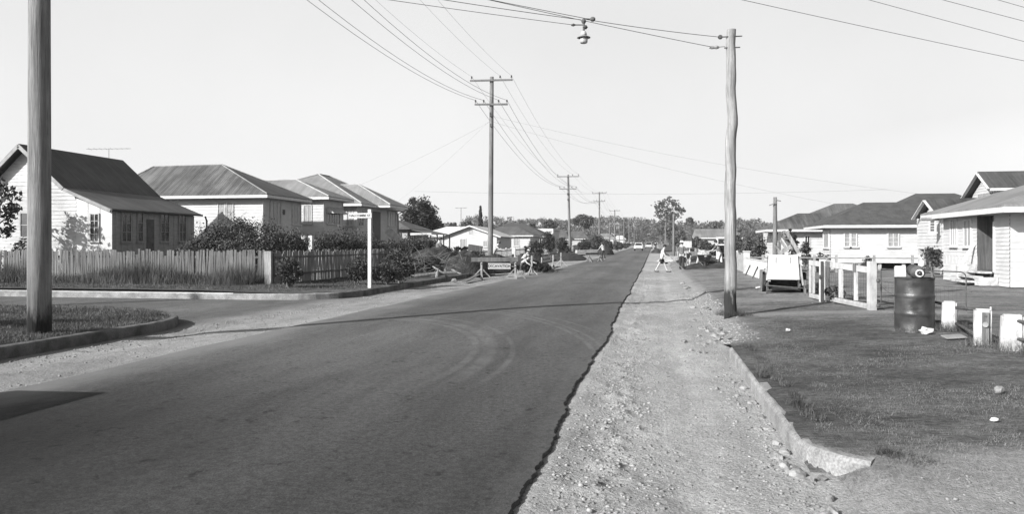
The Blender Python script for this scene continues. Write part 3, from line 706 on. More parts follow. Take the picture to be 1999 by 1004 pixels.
part('handrail', MB().bar(Ww.pt(d0-.115, 1.7, .05), Ww.pt(d0-.115, 1.0, .45), .05, .1), M['cleanwhite'], R1)
part('vent', Ww.box(MB(), .8, 1.5, .5, .85, .02, .04), M['cleanwhite'], R1)
part('meter_box', MB().tube([Ww.pt(.35, 2.62, .3), Ww.pt(.35, 2.62, .9)], .06, 8), M['steel'], R1)
# ---------------------------------------------------------------- twin gabled high house
g = .45
R2 = thing('gabled_house', 'high set white house with two small gables and outside stair', 'house', (15, 38, g))
Wf = Wall((11.45, 36), (20, 36)); mb = boards(MB(), Wf, 1.45, 3.0, .15); Wp = Wall((11.45, 39.2), (11.45, 36)); boards(mb, Wp, 1.45, 2.9, .15)
Wt = Wall((14.0, 37.2), (20, 37.2)); boards(mb, Wt, 2.9, 4.1, .15)
Wg2 = Wall((14.0, 39.6), (14.0, 37.2)); boards(mb, Wg2, 2.9, 4.0, .12, .02, (1.5, 4.85, 3.95, 4.15)); Wg3 = Wall((11.5, 38.4), (11.5, 36.0)); boards(mb, Wg3, 2.85, 2.95, .1, .02, (1.2, 3.62, 2.9, 2.9))
part('wall', mb, M['bd_white'], R2)
P = [[(13.65, 38.1, 4.97), (13.65, 36.9, 4.2), (20, 36.9, 4.2), (20, 38.1, 4.97)], [(13.65, 40.0, 3.86), (13.65, 38.1, 4.97), (20, 38.1, 4.97), (20, 40.0, 3.86)]]
part('roof', MB().slab(P, .05), M['rf_dark'], R2, label='upper dark gabled roof')
P = [[(11.15, 37.2, 3.72), (11.15, 35.6, 2.92), (16, 35.6, 2.92), (16, 37.2, 3.72)], [(11.15, 38.8, 2.92), (11.15, 37.2, 3.72), (16, 37.2, 3.72), (16, 38.8, 2.92)]]
part('roof', MB().slab(P, .05), M['rf_dark'], R2, label='lower dark gabled roof')
for (xx, yy, zz, hw, dz, hn, dn) in ((13.63, 38.1, 4.88, 1.9, 1.11, 1.2, .77), (11.13, 37.2, 3.63, 1.6, .8, 1.6, .8)):
    part('barge_board', MB().bar((xx, yy, zz), (xx, yy-hn, zz-dn), .04, .14, up=(1, 0, 0)).bar((xx, yy, zz), (xx, yy+hw, zz-dz), .04, .14, up=(1, 0, 0)), M['cleanwhite'], R2)
mb = MB()
for i in range(9): Wg2.box(mb, .72+.18*i, .80+.18*i, 3.82, 3.98, .03, .05)
part('vent', mb, M['grey'], R2); part('fascia', MB().box(13.7, 20, 36.92, 36.95, 4.02, 4.14), M['cleanwhite'], R2)
R2.location.x += .75
winpx(R2, Wf, 1779, 1787, 426, 452, M['cleanwhite'], M['glass2'], 1, 5)
for (x, y) in ((11.55, 36.1), (11.55, 39), (15, 36.1), (18, 36.1)): part('stump', MB().box(x-.1, x+.1, y-.1, y+.1, g-.1, 1.45), M['whiteconc'], R2)
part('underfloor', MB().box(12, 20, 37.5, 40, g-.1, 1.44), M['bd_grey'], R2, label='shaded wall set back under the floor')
mb = MB().bar((12.5, 35.95, 2.3), (13.3, 34.6, .75), .06, .22).bar((12.5, 35.95, 1.5), (13.3, 34.6, .3), .06, .22).bar((13.45, 35.95, 1.5), (14.2, 34.6, .3), .06, .22)
for i in range(7): mb.obox((12.95+.115*i, 35.85-.2*i, 1.4-.16*i), (.45, 0, 0), (0, .12, 0), (0, 0, .02))
part('stair', mb, M['offwhite'], R2)
# ---------------------------------------------------------------- long white house on stumps
R3 = thing('weatherboard_house', 'long white house on low stumps with dark stepped roof behind the pipe rail fence', 'house', (14, 47, .45))
zb, ze = .68, 2.62
F_ = Wall((9.28, 43.6), (19, 43.6)); Lw = Wall((9.28, 45.6), (9.28, 43.6)); mb = boards(MB(), F_, zb, ze, .14, .016); boards(mb, Lw, zb, ze, .14); boards(mb, Wall((19, 45.6), (9.28, 45.6)), zb, ze, .2)
boards(mb, Wall((12.3, 50), (12.3, 45.6)), zb, ze, .2)
part('wall', mb, M['bd_clean'], R3)
P = hip(8.85, 19.5, 43.1, 48.9, 2.74, (11.5, 46, 4.02), (16.5, 46, 4.02)); part('roof', MB().slab(P, .05), M['rf_tile'], R3)
P = hip(12.2, 19.8, 44.6, 52.4, 3.0, (14.9, 48.2, 4.62), (17.0, 48.2, 4.62)); part('roof', MB().slab(P, .05), M['rf_tile'], R3, label='higher main roof behind')
fascia(R3, 8.85, 19.5, 43.1, 48.9, 2.74, M['cleanwhite'], .15)
winpx(R3, F_, 1649, 1658, 456, 481, M['cleanwhite'], M['curtain'], 1, 3); winpx(R3, F_, 1662, 1671, 456, 481, M['cleanwhite'], M['curtain'], 1, 3)
wn = winpx(R3, F_, 1734, 1753, 456, 481, M['cleanwhite'], M['curtain'], 2, 3)
winpx(R3, Lw, 1609, 1619, 455, 483, M['cleanwhite'], M['curtain'], 1, 1)
for i in range(9): part('stump', MB().box(9.4+1.18*i-.08, 9.4+1.18*i+.08, 43.7, 43.86, .3, zb), M['offwhite'], R3)
lt = MB(); x0 = aY(1632, 0, 43.6)[0]; x1 = aY(1690, 0, 43.6)[0]; n = 26
for i in range(n): lt.box(x0+(x1-x0)*i/n, x0+(x1-x0)*(i+.55)/n, 43.62, 43.65, .36, zb-.04)
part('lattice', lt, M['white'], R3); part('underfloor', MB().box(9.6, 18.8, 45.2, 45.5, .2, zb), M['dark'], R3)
R4 = thing('weatherboard_house', 'white house with dark double hip roof and shrubs at its front wall', 'house', (11, 55, .5))
F_, E_, _, _ = two_wall_house(R4, 7.9, 16, 52, 59, .3, 2.55, M['bd_white'], M['white'])
P = hip(7.0, 16.5, 51.4, 56.5, 2.68, (9.4, 54, 3.75), (12, 54, 3.75)); part('roof', MB().slab(P, .05), M['rf_rust'], R4)
P = hip(8.2, 17, 52.6, 60, 2.75, (12.0, 55.4, 4.45), (13.2, 55.4, 4.45)); part('roof', MB().slab(P, .05), M['rf_mid'], R4, label='higher hip roof behind')
fascia(R4, 7.0, 16.5, 51.4, 56.5, 2.68, M['cleanwhite'], .15)
winpx(R4, F_, 1572, 1580, 462, 482, M['cleanwhite'], M['glass'], 2, 1)
# ================================================================ poles and wires
poles = {}
def pole(label, X, Y, ztop, r=.15, arms=((.25, 1.35, 3), (1.65, 1.05, 4)), mat=None, lean=(0, 0), group=None, tar=None, wob=.0, seed=0, name='power_pole', n=14, base_r=1.18):
    g = hgt(X, Y)-.15; rr = random.Random(seed)
    H = thing(name, label, 'power pole', (X, Y, hgt(X, Y)), group=group)
    m = 40 if name == 'stub_pole' else 9; pts = []; rad = []
    for i in range(m+1):
        t = i/m; w = wob*rr.uniform(-1, 1)*(0 < t < 1)
        pts.append((X+lean[0]*t+w, Y+lean[1]*t, g+(ztop-g)*t)); rad.append(r*(base_r-(base_r-.82)*t)*(1+wob*.6*rr.uniform(-1, 1)))
    part('pole', MB().tube(pts, rad, n), mat or M['wood'], H, smooth=True)
    ends = []
    for k, (dz, hw, nin) in enumerate(arms):
        z = ztop-dz; sk = rr.uniform(-.03, .03); fx = X+lean[0]; fy = Y+lean[1]-r*.9-.05
        part('crossarm', MB().bar((fx-hw, fy, z-sk), (fx+hw, fy, z+sk), .09, .11), M['wood'], H)
        xs_ = (-.92, .42, .95) if nin == 3 else (-.95, -.45, .45, .95); e = []
        for q in xs_:
            p = (fx+q*hw, fy, z+.055+sk*q); ins = MB().tube([p, (p[0], p[1], p[2]+.1)], .012, 6).lathe([(.02, .08), (.055, .1), (.06, .13), (.035, .16), (.05, .19), (.03, .23)], p, 8)
            part('insulator', ins, M['dark'], H); e.append(Vector((p[0], p[1], p[2]+.2)))
        ends.append(e)
    if arms:
        z = ztop-arms[-1][0]
        part('fuse_box', MB().box(X+lean[0]-.09, X+lean[0]+.09, fy-.06, fy+.08, z-.75, z-.5).box(X+lean[0]-.07, X+lean[0]+.07, fy-.05, fy+.08, z-1.4, z-1.2), M['dark'], H)
    poles[label] = ends
    return H, ends
def wire(a, b, sag, label, group, r=.009, n=20, name='overhead_wire'):
    a, b = Vector(a), Vector(b); pts = [a.lerp(b, i/n)-Vector((0, 0, sag*4*(i/n)*(1-i/n))) for i in range(n+1)]
    o = MB().tube([p-a for p in pts], r, 4); return solo(name, o, M['wire'], label, 'overhead wire', tuple(a), group, local=True)
M['pole1'] = mat_wood('weathered_pole_timber', .17, .4, tar=.38); M['pole2'] = mat_wood('split_grey_pole_timber', .22, .5, tar=.5)
px, py = G(77, 652, .17)
H0, e0 = pole('tall grey power pole with tarred black foot on the grassed corner', px, py, 12.9, .165, arms=((.35, 1.35, 3), (2.9, 1.05, 4)), mat=M['pole1'], tar=.4, seed=3, n=24, base_r=1.1)
P0 = (px, py)
GP = 'power poles lining the excavated side of the street'
spec = [(957, 12.15, 'power pole with two crossarms behind the excavation barrier'), (1113, 10.3, 'power pole with leaning crossarms beyond the picket fence, second down the street'), (1170, 11.25, 'power pole, third down the excavated side of the street'), (1200, 10.5, 'slim power pole, fourth down the excavated side'), (1218, 11.1, 'slim power pole, fifth down the excavated side'), (1228, 12.6, 'slim power pole, sixth down the excavated side'), (1238, 12.4, 'faint far power pole nearest the vanishing point')]
E = [e0]; PP = [P0]
for i, (pxx, zt, lab) in enumerate(spec):
    X = -10.1; rx, ry = ray(pxx); Y = X/rx*ry
    zt = EYE+(PY0-{957: 150, 1113: 341, 1170: 375, 1200: 410, 1218: 424, 1228: 424, 1238: 437}[pxx])*(X/rx)/F
    H, e = pole(lab, X, Y, zt, .15 if i < 3 else .17, lean=((.1, 0) if i == 0 else (-.25, 0) if i == 1 else (0, 0)), group=GP, seed=i+11, n=12 if i < 2 else 8, mat=M['wood'], arms=((.25, 1.35, 3), (1.75, 1.05, 4)))
    E.append(e); PP.append((X, Y))
names = ['between the corner pole and the barrier pole', 'beyond the barrier pole', 'between the second and third poles', 'between the third and fourth poles', 'between the fourth and fifth poles']
for i in range(5):
    for lv, (sg, r) in enumerate(((.75, .006), (.95, .010))):
        sg = sg if i == 0 else sg*1.2
        for q, (a, b) in enumerate(zip(E[i][lv], E[i+1][lv])):
            wire(a, b, sg+.12*(q % 2)*lv, ('thin high wire on the upper crossarms ' if lv == 0 else 'low sagging wire on the lower crossarms ')+names[i], 'power lines '+('on upper crossarms ' if lv == 0 else 'on lower crossarms ')+names[i], r if i < 1 else r*1.2)
# stub pole carrying the street lamp span
bx, by = G(1425, 617, .17)
Hs, _ = pole('short crooked grey pole beside the driveway, lamp wires fixed to its top', bx, by, 6.13, .115, arms=(), mat=M['pole2'], lean=(.03, .0), wob=.0, seed=8, n=20, name='stub_pole', base_r=1.12)
Po = [c for c in Hs.children if c.name.startswith('pole')][0]
for v in Po.data.vertices:
    z = v.co.z; v.co.x += .022*math.exp(-((z-4.1)/.3)**2)-.012*math.exp(-((z-4.9)/.5)**2)+.008*math.sin(z*1.7+.5)+.007*math.sin(z*6.1+2)+.004*math.sin(z*13); v.co.y += .02*math.sin(z*2.3)
    k_ = 1+.09*math.exp(-((z-4.0)/.16)**2)+.06*math.exp(-((z-2.9)/.12)**2)+.05*math.sin(z*9)*math.sin(math.atan2(v.co.y, v.co.x)*3); v.co.x *= 1; cx = 0

ft = MB().tube([(bx-.17, by-.05, 5.97), (bx+.24, by-.05, 5.97)], .014, 6).tube([(bx-.12, by-.05, 5.74), (bx+.2, by-.05, 5.74)], .014, 6).lathe([(.03, -.03), (.05, 0), (.03, .03)], (bx-.2, by-.05, 5.97), 10, 'y')
part('eye_bolt', ft, M['iron'], Hs)
lx, ly = -1.33, 14.66
A0 = (P0[0]+.15, P0[1]-.05, 6.95); B0 = (bx-.2, by-.05, 5.97); L0 = (lx, ly, 5.93)
GS = 'span wires holding the street lamp'
wire(A0, (lx-.05, ly, 5.95), .1, 'span wire from the corner pole to the hanging street lamp', GS, .006)
wire((lx+.05, ly, 5.95), B0, .02, 'span wire from the hanging street lamp to the short pole', GS, .006)
wire((A0[0], A0[1], 6.6), (lx-.2, ly, 5.86), .05, 'second wire from the corner pole to the hanging street lamp', GS, .005)
wire((P0[0], P0[1], 7.6), (bx-.32, by-.05, 5.76), .12, 'slack feed wire crossing the street above the lamp', GS, .006)
wire((P0[0]+.1, P0[1], 7.3), (lx, ly, 5.98), .04, 'third wire from the corner pole to the hanging street lamp', GS, .006)
part('insulator', MB().lathe([(.02, -.1), (.035, -.05), (.03, 0), (.04, .05), (.02, .1)], (bx-.32, by-.05, 5.76), 8, 'x').tube([(bx-.25, by-.05, 5.76), (bx-.1, by-.05, 5.77)], .008, 5), M['steel'], Hs)
SL = thing('street_lamp', 'enamelled street lamp with glass bowl hanging on wires over the road', 'street lamp', (lx, ly, 5.93))
part('bracket', MB().tube([(lx, ly, 5.98), (lx, ly, 5.70)], .02, 8).tube([(lx-.2, ly, 5.86), (lx, ly, 5.85)], .012, 6).tube([(lx, ly, 5.97), (lx+.16, ly, 5.95)], .012, 6).lathe([(.02, -.05), (.045, -.02), (.045, .02), (.02, .05)], (lx+.17, ly, 5.95), 10, 'x').lathe([(.015, -.04), (.03, 0), (.015, .04)], (lx-.2, ly, 5.86), 8, 'x').lathe([(.03, 0), (.05, .04), (.03, .08)], (lx, ly, 5.88), 10).lathe([(.025, 0), (.05, .03), (.025, .07)], (lx+.03, ly, 5.77), 10), M['iron'], SL)
part('lamp_cap', MB().lathe([(.02, 5.735), (.04, 5.725), (.055, 5.69), (.062, 5.64)], (lx, ly, 0), 20), M['white'], SL, smooth=True)
part('lamp_shade', MB().lathe([(.06, 5.64), (.1, 5.625), (.128, 5.61), (.128, 5.603), (.09, 5.606), (.06, 5.608)], (lx, ly, 0), 24), M['midgrey'], SL, smooth=True)
part('lamp_bowl', MB().lathe([(.06, 5.606), (.076, 5.59), (.076, 5.53), (.068, 5.505), (.06, 5.5)], (lx, ly, 0), 20), mk('ribbed_lamp_glass', .3, .1, 20, .2, .004, 30, spec=.6), SL, smooth=True)
# service wires to the right hand houses
Z8 = (P0[0]+.2, P0[1]+.1)
for i, (za, ex, ey, zb, s) in enumerate(((8.42, 14, 24, 5.85, .12), (9.6, 14, 24.4, 6.3, .1), (9.95, 14.2, 23.6, 6.5, .14), (10.5, 14, 24, 7.0, .1))):
    wire((Z8[0], Z8[1], za), (ex, ey, zb), s, 'service wire slanting from the corner pole over the verge to the porch house side', 'service wires to the porch house', .006)
p1 = Vector((-10.05, PP[1][1]-.1, 9.35))
wire(p1, (11.5, 54, 4.4), .3, 'thin service wire crossing the street to the double hip roofed house', None, .0035, 26)
wire(p1+Vector((0, 0, .35)), (15, 48, 4.6), .4, 'thin service wire crossing the street to the long white house', None, .0035, 26)
wire(p1, (-21, 48, 4.9), .2, 'thin service wire from the barrier pole to the hooded window house', None, .0035)
wire(p1+Vector((0, 0, .1)), (-19.9, 57, 4.8), .2, 'thin service wire from the barrier pole to the low winged house', None, .0035)
wire((-32, 100, 8.9), (30, 108, 8.9), .5, 'distant wire strung level across the whole street', None, .008, 30)
# plain posts on the other side
for (pxx, pyt, X, lab) in ((1315, 418, 2.0, 'slim bare pole behind the workmen beside the big gum tree'), (1299, 434, 2.6, 'slim bare pole in front of the big gum tree'), (1289, 440, 3.2, 'slimmest bare pole beside the vanishing road')):
    rx, ry = ray(pxx); t = X/rx; Y = t*ry
    if Y > 400: Y = 330; X = rx/ry*Y; t = Y/ry
    pole(lab, X, Y, EYE+(PY0-pyt)*t/F, .12 if X < 2.1 else .16, arms=(), seed=5, name='bare_pole', n=8)
rx, ry = ray(1513); t = 45; X, Y = rx*t, ry*t
H, _ = pole('bare grey pole with top bracket behind the trailer', X, Y, EYE+(PY0-385)*t/F, .13, arms=(), seed=6, name='bare_pole', n=10)
part('bracket', MB().bar((X-.35, Y-.15, 3.95), (X+.1, Y-.15, 4.1), .06).bar((X+.05, Y-.15, 4.25), (X+.3, Y-.15, 4.2), .06), M['wood'], H)
for (pxx, pyt, t) in ((1190, 436, 170), (1209, 440, 290)):
    rx, ry = ray(pxx); pole('thin bare pole among the trees along the excavated side', rx*t, ry*t, EYE+(PY0-pyt)*t/F, .14, arms=(), seed=5, name='bare_pole', n=8, group='thin bare poles far down the street')
pole('pole standing outside the view whose shadow crosses the side street', -25.3, 8.2, 9.0, .17, arms=(), seed=2, name='bare_pole', n=10)
# ================================================================ fences
M['paling2'] = mat_wood('pale_split_palings', .19, .45); M['paling'] = mat_wood('grey_split_palings', .1, .45)
def paling_fence(name, label, p0, p1, h, gap=.0, rail_out=False, missing=.03, seed=0, wmin=.07, wmax=.11, corner=None, mat='paling'):
    rr = random.Random(seed); W = Wall(p0, p1); mid = W.pt(W.L/2, 0)
    H = thing(name, label, 'fence', (mid.x, mid.y, hgt(mid.x, mid.y)))
    mb = MB(); a = 0.0
    while a < W.L-.05:
        w = rr.uniform(wmin, wmax); c = W.pt(a+w/2, 0); g = hgt(c.x, c.y)
        if rr.random() > missing:
            hh = h+rr.uniform(-.07, .05)-(rr.random() < .06)*rr.uniform(.05, .3); tl = rr.gauss(0, .022); o = rr.uniform(-.008, .008); tw = rr.uniform(-.12, .12)
            u = (W.u*math.cos(tw)+W.n*math.sin(tw))
            mb.obox(c+Vector((0, 0, g+hh/2))+W.n*o, u*w*.47, W.n*.009, Vector((0, 0, hh/2))+W.u*tl*hh)
        a += w+rr.uniform(0, gap)
    part('palings', mb, M[mat], H)
    o = .035 if rail_out else -.035
    for zz in (h*.27, h*.8):
        g0, g1 = hgt(*p0), hgt(*p1); part('rail', MB().bar(W.pt(0, g0+zz, o), W.pt(W.L, g1+zz, o), .045, .075), M['paling'], H)
    k = int(W.L/2.6)
    for i in range(k+1):
        c = W.pt(W.L*i/max(k, 1), 0, -.09); g = hgt(c.x, c.y); part('post', MB().box(c.x-.055, c.x+.055, c.y-.055, c.y+.055, g-.1, g+h*.95), M['paling'], H)
    return H, W
paling_fence('paling_fence', 'ragged grey paling fence facing the side street with weeds along it', (-46, 25.4), (-13.75, 25.4), 1.2, .02, False, .02, 4)
Hf, _ = paling_fence('paling_fence', 'shaded grey paling fence with rails outside, running beside the main street', (-13.4, 25.55), (-13.4, 38.9), 1.2, .012, True, .02, 9, .08, .12, None, 'paling2')
solo('fence_post', MB().box(-13.68, -13.42, 25.3, 25.42, .1, 1.42), M['palewood'], 'pale broad post at the corner of the two paling fences', 'fence post', (-13.55, 25.36, .2))
for pxx in (593.5, 607):
    X, z = aY(pxx, 460, 33.5); solo('gate_post', MB().box(X-.09, X+.09, 33.41, 33.59, .2, z), M['cleanwhite'], 'white gate post rising between dark shrubs behind the shaded fence', 'gate post', (X, 33.5, .2), 'pair of white posts behind the fence')
def picket(name, label, p0, p1, h, mat, seed=0, gap=.06, pw=.07, rails=(.25, .85)):
    rr = random.Random(seed); W = Wall(p0, p1); c = W.pt(W.L/2, 0); H = thing(name, label, 'fence', (c.x, c.y, hgt(c.x, c.y))); mb = MB(); a = 0
    while a < W.L:
        q = W.pt(a, 0); g = hgt(q.x, q.y); hh = h+rr.uniform(-.01, .01)
        n = len(mb.v); 
        mb.obox(W.pt(a, g+hh/2), W.u*pw/2, W.n*.01, (0, 0, hh/2)); a += pw+gap
    part('pickets', mb, mat, H)
    for r in rails: part('rail', MB().bar(W.pt(0, hgt(*p0)+h*r, -.03), W.pt(W.L, hgt(*p1)+h*r, -.03), .04, .07), mat, H)
    k = max(1, int(W.L/2.4))
    for i in range(k+1):
        q = W.pt(W.L*i/k, 0, -.06); g = hgt(q.x, q.y); part('post', MB().box(q.x-.06, q.x+.06, q.y-.06, q.y+.06, g-.1, g+h+.08), mat, H)
picket('picket_fence', 'low white picket fence in front of the gabled house', (-13.4, 45), (-13.4, 72), .95, M['white'], 1)
picket('picket_fence', 'white picket fence continuing past the second power pole', (-13.4, 74), (-13.4, 140), .95, M['white'], 2, .1, .1)
W = Wall((-12.9, 93.5), (-9.2, 97)); pl = thing('timber_stack', 'pale planks stacked on the verge beyond the second power pole', 'timber', (-8.8, 96, .35))
for i in range(3): part('plank', MB().bar((-9.6, 95+.3*i, .5+.2*i), (-7.2, 97+.3*i, .55+.2*i), .4, .12), M['cleanwhite'], pl)
# white boarded wall along the right hand boundary
W = Wall((4.25, 37.5), (4.2, 29.4)); mb = MB(); a = 0; rr = random.Random(3)
H = thing('boundary_wall', 'low white boarded wall behind the trailer', 'wall', (4.2, 33, .28))
while a < W.L-.02:
    w = .3; c = W.pt(a, 0); W.box(mb, a, min(a+w-.008, W.L), .18, .98+rr.uniform(-.02, .02), 0, .03+rr.uniform(0, .008)); a += w
part('boards', mb, mk('limewashed_boards', .56, .12, 3, .7), H); part('coping', W.box(MB(), 0, W.L, .99, 1.04, -.03, .06), M['white'], H)
for q in (1.9, 4.6, 6.9): part('brace', MB().bar(W.pt(q, .75, .05), W.pt(q+.1, .2, .3), .05), M['darkwood'], H)
X, Y = 4.3, 38.0; solo('gate_post', MB().box(X-.14, X+.14, Y-.14, Y+.14, .1, 1.3).box(X-.17, X+.17, Y-.17, Y+.17, 1.301, 1.36), M['white'], 'stout white post at the far end of the low white wall', 'gate post', (X, Y, .28))
X, Y = 4.7, 29.9; solo('gate_post', MB().box(X-.14, X+.14, Y-.14, Y+.14, .1, 1.4).box(X-.17, X+.17, Y-.17, Y+.17, 1.401, 1.45), M['cleanwhite'], 'stout white post showing above the trailer', 'gate post', (X, Y, .28))
picket('board_fence', 'plain grey board fence beyond the low white wall', (4.5, 47), (4.35, 38.4), .85, M['offwhite'], 5, .06, .25)
# pipe rail fence between the yards
H = thing('rail_fence', 'thin pipe rail fence across the yard in front of the long house', 'fence', (10, 39, .45))
part('rail', MB().tube([(4.6, 39.2, 1.02), (18, 39.2, 1.0)], .03, 8), M['grey'], H)
for x in (5.2, 7.6, 8.6, 10.3, 12.0, 14, 16): part('post', MB().box(x-.05, x+.05, 39.17, 39.27, .3, 1.16), M['grey'], H)
# ---------------------------------------------------------------- double driveway gate
gA, gM, gB = Vector((3.9, 20.75, 0)), Vector((4.02, 19.75, 0)), Vector((4.44, 17.25, 0))
def gate_leaf(label, p, q, h0, h1, stiles, z0=.1):
    W = Wall((p.x, p.y), (q.x, q.y)); g = hgt(p.x, p.y); H = thing('driveway_gate', label, 'gate', (p.x, p.y, g)); L = W.L
    part('rail', MB().bar(W.pt(0, g+h0-.05, 0), W.pt(L, g+h1-.05, 0), .035, .13), M['worn'], H); part('rail', MB().bar(W.pt(0, g+z0+.05, 0), W.pt(L, g+z0+.03, 0), .035, .11), M['worn'], H)
    for a, w in stiles: part('stile', W.box(MB(), a-w/2, a+w/2, g+z0+.11, g+h0+(h1-h0)*a/L-.12, -.02, .02), M['worn'], H)
    part('wire_mesh', mesh_panel(W, 0.05, L-.05, g+z0+.1, g+min(h0, h1)-.1, .12), M['wire'], H)
    return H, W, g
def mesh_panel(W, a0, a1, z0, z1, st, r=.0025):
    mb = MB(); n = int((a1-a0)/st)
    for i in range(n+1): a = a0+(a1-a0)*i/n; mb.tube([W.pt(a, z0), W.pt(a, z1)], r, 3, False)
    m = max(1, int((z1-z0)/st))
    for j in range(m+1): z = z0+(z1-z0)*j/m; mb.tube([W.pt(a0, z), W.pt(a1, z)], r, 3, False)
    return mb
gate_leaf('short white leaf of the sagging driveway gate next to the trailer', gA, gM, .98, .96, ((.06, .09), (.33, .08)), .05)
Hg, Wg, g = gate_leaf('long weathered leaf of the sagging driveway gate', gM+Vector((.02, -.12, 0)), gB, .97, .9, ((.06, .1), (.22, .07), (.95, .17), (1.75, .13), ), .05)
part('strap', Wg.box(MB(), 1.66, 1.8, g+.78, g+.98, -.035, .035), M['wood'], Hg)
solo('gate_post', Wg.box(MB(), -.2, -.07, g-.1, g+1.03, -.06, .06), M['cleanwhite'], 'white post where the two gate leaves meet', 'gate post', tuple(gM))
mb = MB(); Wg.box(mb, -.055, .0, g+.0, g+.98, .03, .08).lathe([(.02, -.05), (.05, -.02), (.05, .03), (.02, .05)], Wg.pt(-.03, g+.6, .1), 8); solo('gate_latch', mb, M['darkwood'], 'dark timber latch bar between the gate leaves', 'latch', tuple(gM))
Hp = thing('gate_post', 'tall white hinge post of the driveway gate before the drum', 'gate post', (gB.x, gB.y, hgt(gB.x, gB.y)))
gg = hgt(gB.x, gB.y); pW = Wall((gB.x, gB.y), (gB.x+.04, gB.y-.24))
part('post', pW.box(MB(), .03, .18, gg-.1, gg+1.02, -.07, .07), M['worn'], Hp)
for zz in (.62, .1): part('hinge', MB().lathe([(.03, -.04), (.05, -.02), (.05, .02), (.03, .04)], pW.pt(.16, gg+zz, -.1), 10).bar(pW.pt(-.1, gg+zz, -.09), pW.pt(.18, gg+zz, -.09), .02, .03), M['iron'], Hp)
# post behind the drum with a letter board
X, Y = G(1749, 612, .25); z1 = 1.2
Hq = thing('fence_post', 'thin white post with a square board at its top beside the drum', 'fence post', (X, Y, hgt(X, Y)))
part('post', MB().box(X-.025, X+.025, Y-.03, Y+.03, .1, z1), M['white'], Hq); part('board', MB().box(X-.03, X+.17, Y-.06, Y-.031, z1-.24, z1+.02), M['cleanwhite'], Hq)
mb = MB(); pa = pW.pt(.1, gg, -.1)
for zz, sag in ((.62, .02), (.62, .2), (.15, .06), (.1, .1)):
    a = Vector((pa.x, pa.y, gg+zz)); b = Vector((X, Y, gg+zz-.05-.25*(sag == .2))); mb.tube([a.lerp(b, i/8)-Vector((0, 0, sag*(i/8)*(1-i/8))) for i in range(9)], .005, 4)
solo('wire_strands', mb, M['wire'], 'sagging wire strands between the hinge post and the thin post', 'fence wire', (X, Y, .3))
# ---------------------------------------------------------------- drum and letterbox
dx, dy = G(1785, 648, .25); g = hgt(dx, dy)-.02
D = thing('oil_drum', 'dented dark steel drum standing on the grass by the yard fence', 'drum', (dx, dy, g))
n, mh = 40, 36; mb = MB(); V = []
for j in range(mh+1):
    z = .87*j/mh
    for i in range(n):
        a = 2*math.pi*i/n; r = .29
        for zb_ in (.30, .585): r += .014*math.exp(-((z-zb_)/.014)**2)
        if z < .02 or z > .855: r += .008
        for (da, dz, s, dep, wz) in ((-1.75, .72, .30, .018, .07), (-1.68, .44, .28, .03, .08), (-2.3, .15, .35, .02, .1), (-1.3, .2, .3, .012, .1), (-1.72, .36, .2, .02, .03), (-1.9, .52, .16, -.012, .03)):
            d = (a-da+math.pi) % (2*math.pi)-math.pi; r -= dep*math.exp(-(d/s)**2-((z-dz)/wz)**2)
        V.append((dx+r*math.cos(a), dy+r*math.sin(a), g+z))
mb.v = V
for j in range(mh):
    for i in range(n): a = j*n+i; b = j*n+(i+1) % n; mb.f.append((a, b, b+n, a+n))
M['drum'] = mk('dull_drum_enamel', .03, .45, 3.5, .38, .004, 50, spec=.5, fine=.15)
part('body', mb, M['drum'], D, smooth=True); part('lid', MB().lathe([(.001, g+.845), (.285, g+.845), (.292, g+.872), (.30, g+.872)], (dx, dy, 0), 40, cap=False), M['iron'], D)
lb = thing('letterbox', 'old tin letterbox lying on the drum with its pale rimmed hole facing the road', 'letterbox', (dx, dy, g+.87))
c = Vector((dx+.02, dy, g+.87+.1)); d = Vector((-.1, -1, -.05)).normalized()
part('tin', MB().tube([c-d*.22, c+d*.2], .1, 20), M['iron'], lb, smooth=True)
rim = MB(); rc = c+d*.205+Vector((.015, 0, -.015)); x = d.cross(Vector((0, 0, 1))).normalized(); yv = x.cross(d)
rim.tube([rc+(x*math.cos(2*math.pi*i/24)+yv*math.sin(2*math.pi*i/24))*.05 for i in range(25)], .014, 8)
part('rim', rim, M['cleanwhite'], lb, smooth=True); part('hole', MB().tube([rc-d*.002, rc+d*.004], .042, 20), M['black'], lb); part('knob', MB().blob(rc+d*.02, .03, .02, 2), M['glass'], lb, smooth=True)
def litter(name, label, px, py, z, size, mat, flat=.5, jit=.4, cat='litter', seed=1):
    X, Y = G(px, py, z); zz = hgt(X, Y)+.02; solo(name, MB().blob((X, Y, zz+size*flat*.6), (size, size*.8, size*flat), jit, 2, seed), mat, label, cat, (X, Y, zz))
litter('crumpled_paper', 'crumpled white paper against the foot of the drum', 1808, 655, .25, .085, M['cleanwhite'], .6, .45, seed=3)
X, Y = G(1862, 667, .25); solo('flat_card', MB().obox((X, Y, hgt(X, Y)+.045), (.14, .02, .01), (-.02, .07, .015), (0, 0, .004)), M['grey'], 'flat pale card lying on the grass before the stub posts', 'litter', (X, Y, .3))
litter('stone', 'pale round stone alone on the near grass', 1950, 768, .25, .045, M['stone'], .9, .15, 'stone', 4); litter('stone', 'small white stone on grass near the crooked pole', 1538, 648, .2, .035, M['cleanwhite'], .7, .3, 'stone', 5)
litter('paper_scrap', 'tiny white scrap lower on the near grass', 1940, 818, .25, .03, M['cleanwhite'], .5, .4, seed=6)
litter('paper_scrap', 'white scrap on the gravel beyond the crooked pole', 1331, 530, .0, .13, M['cleanwhite'], .7, .3, seed=7)
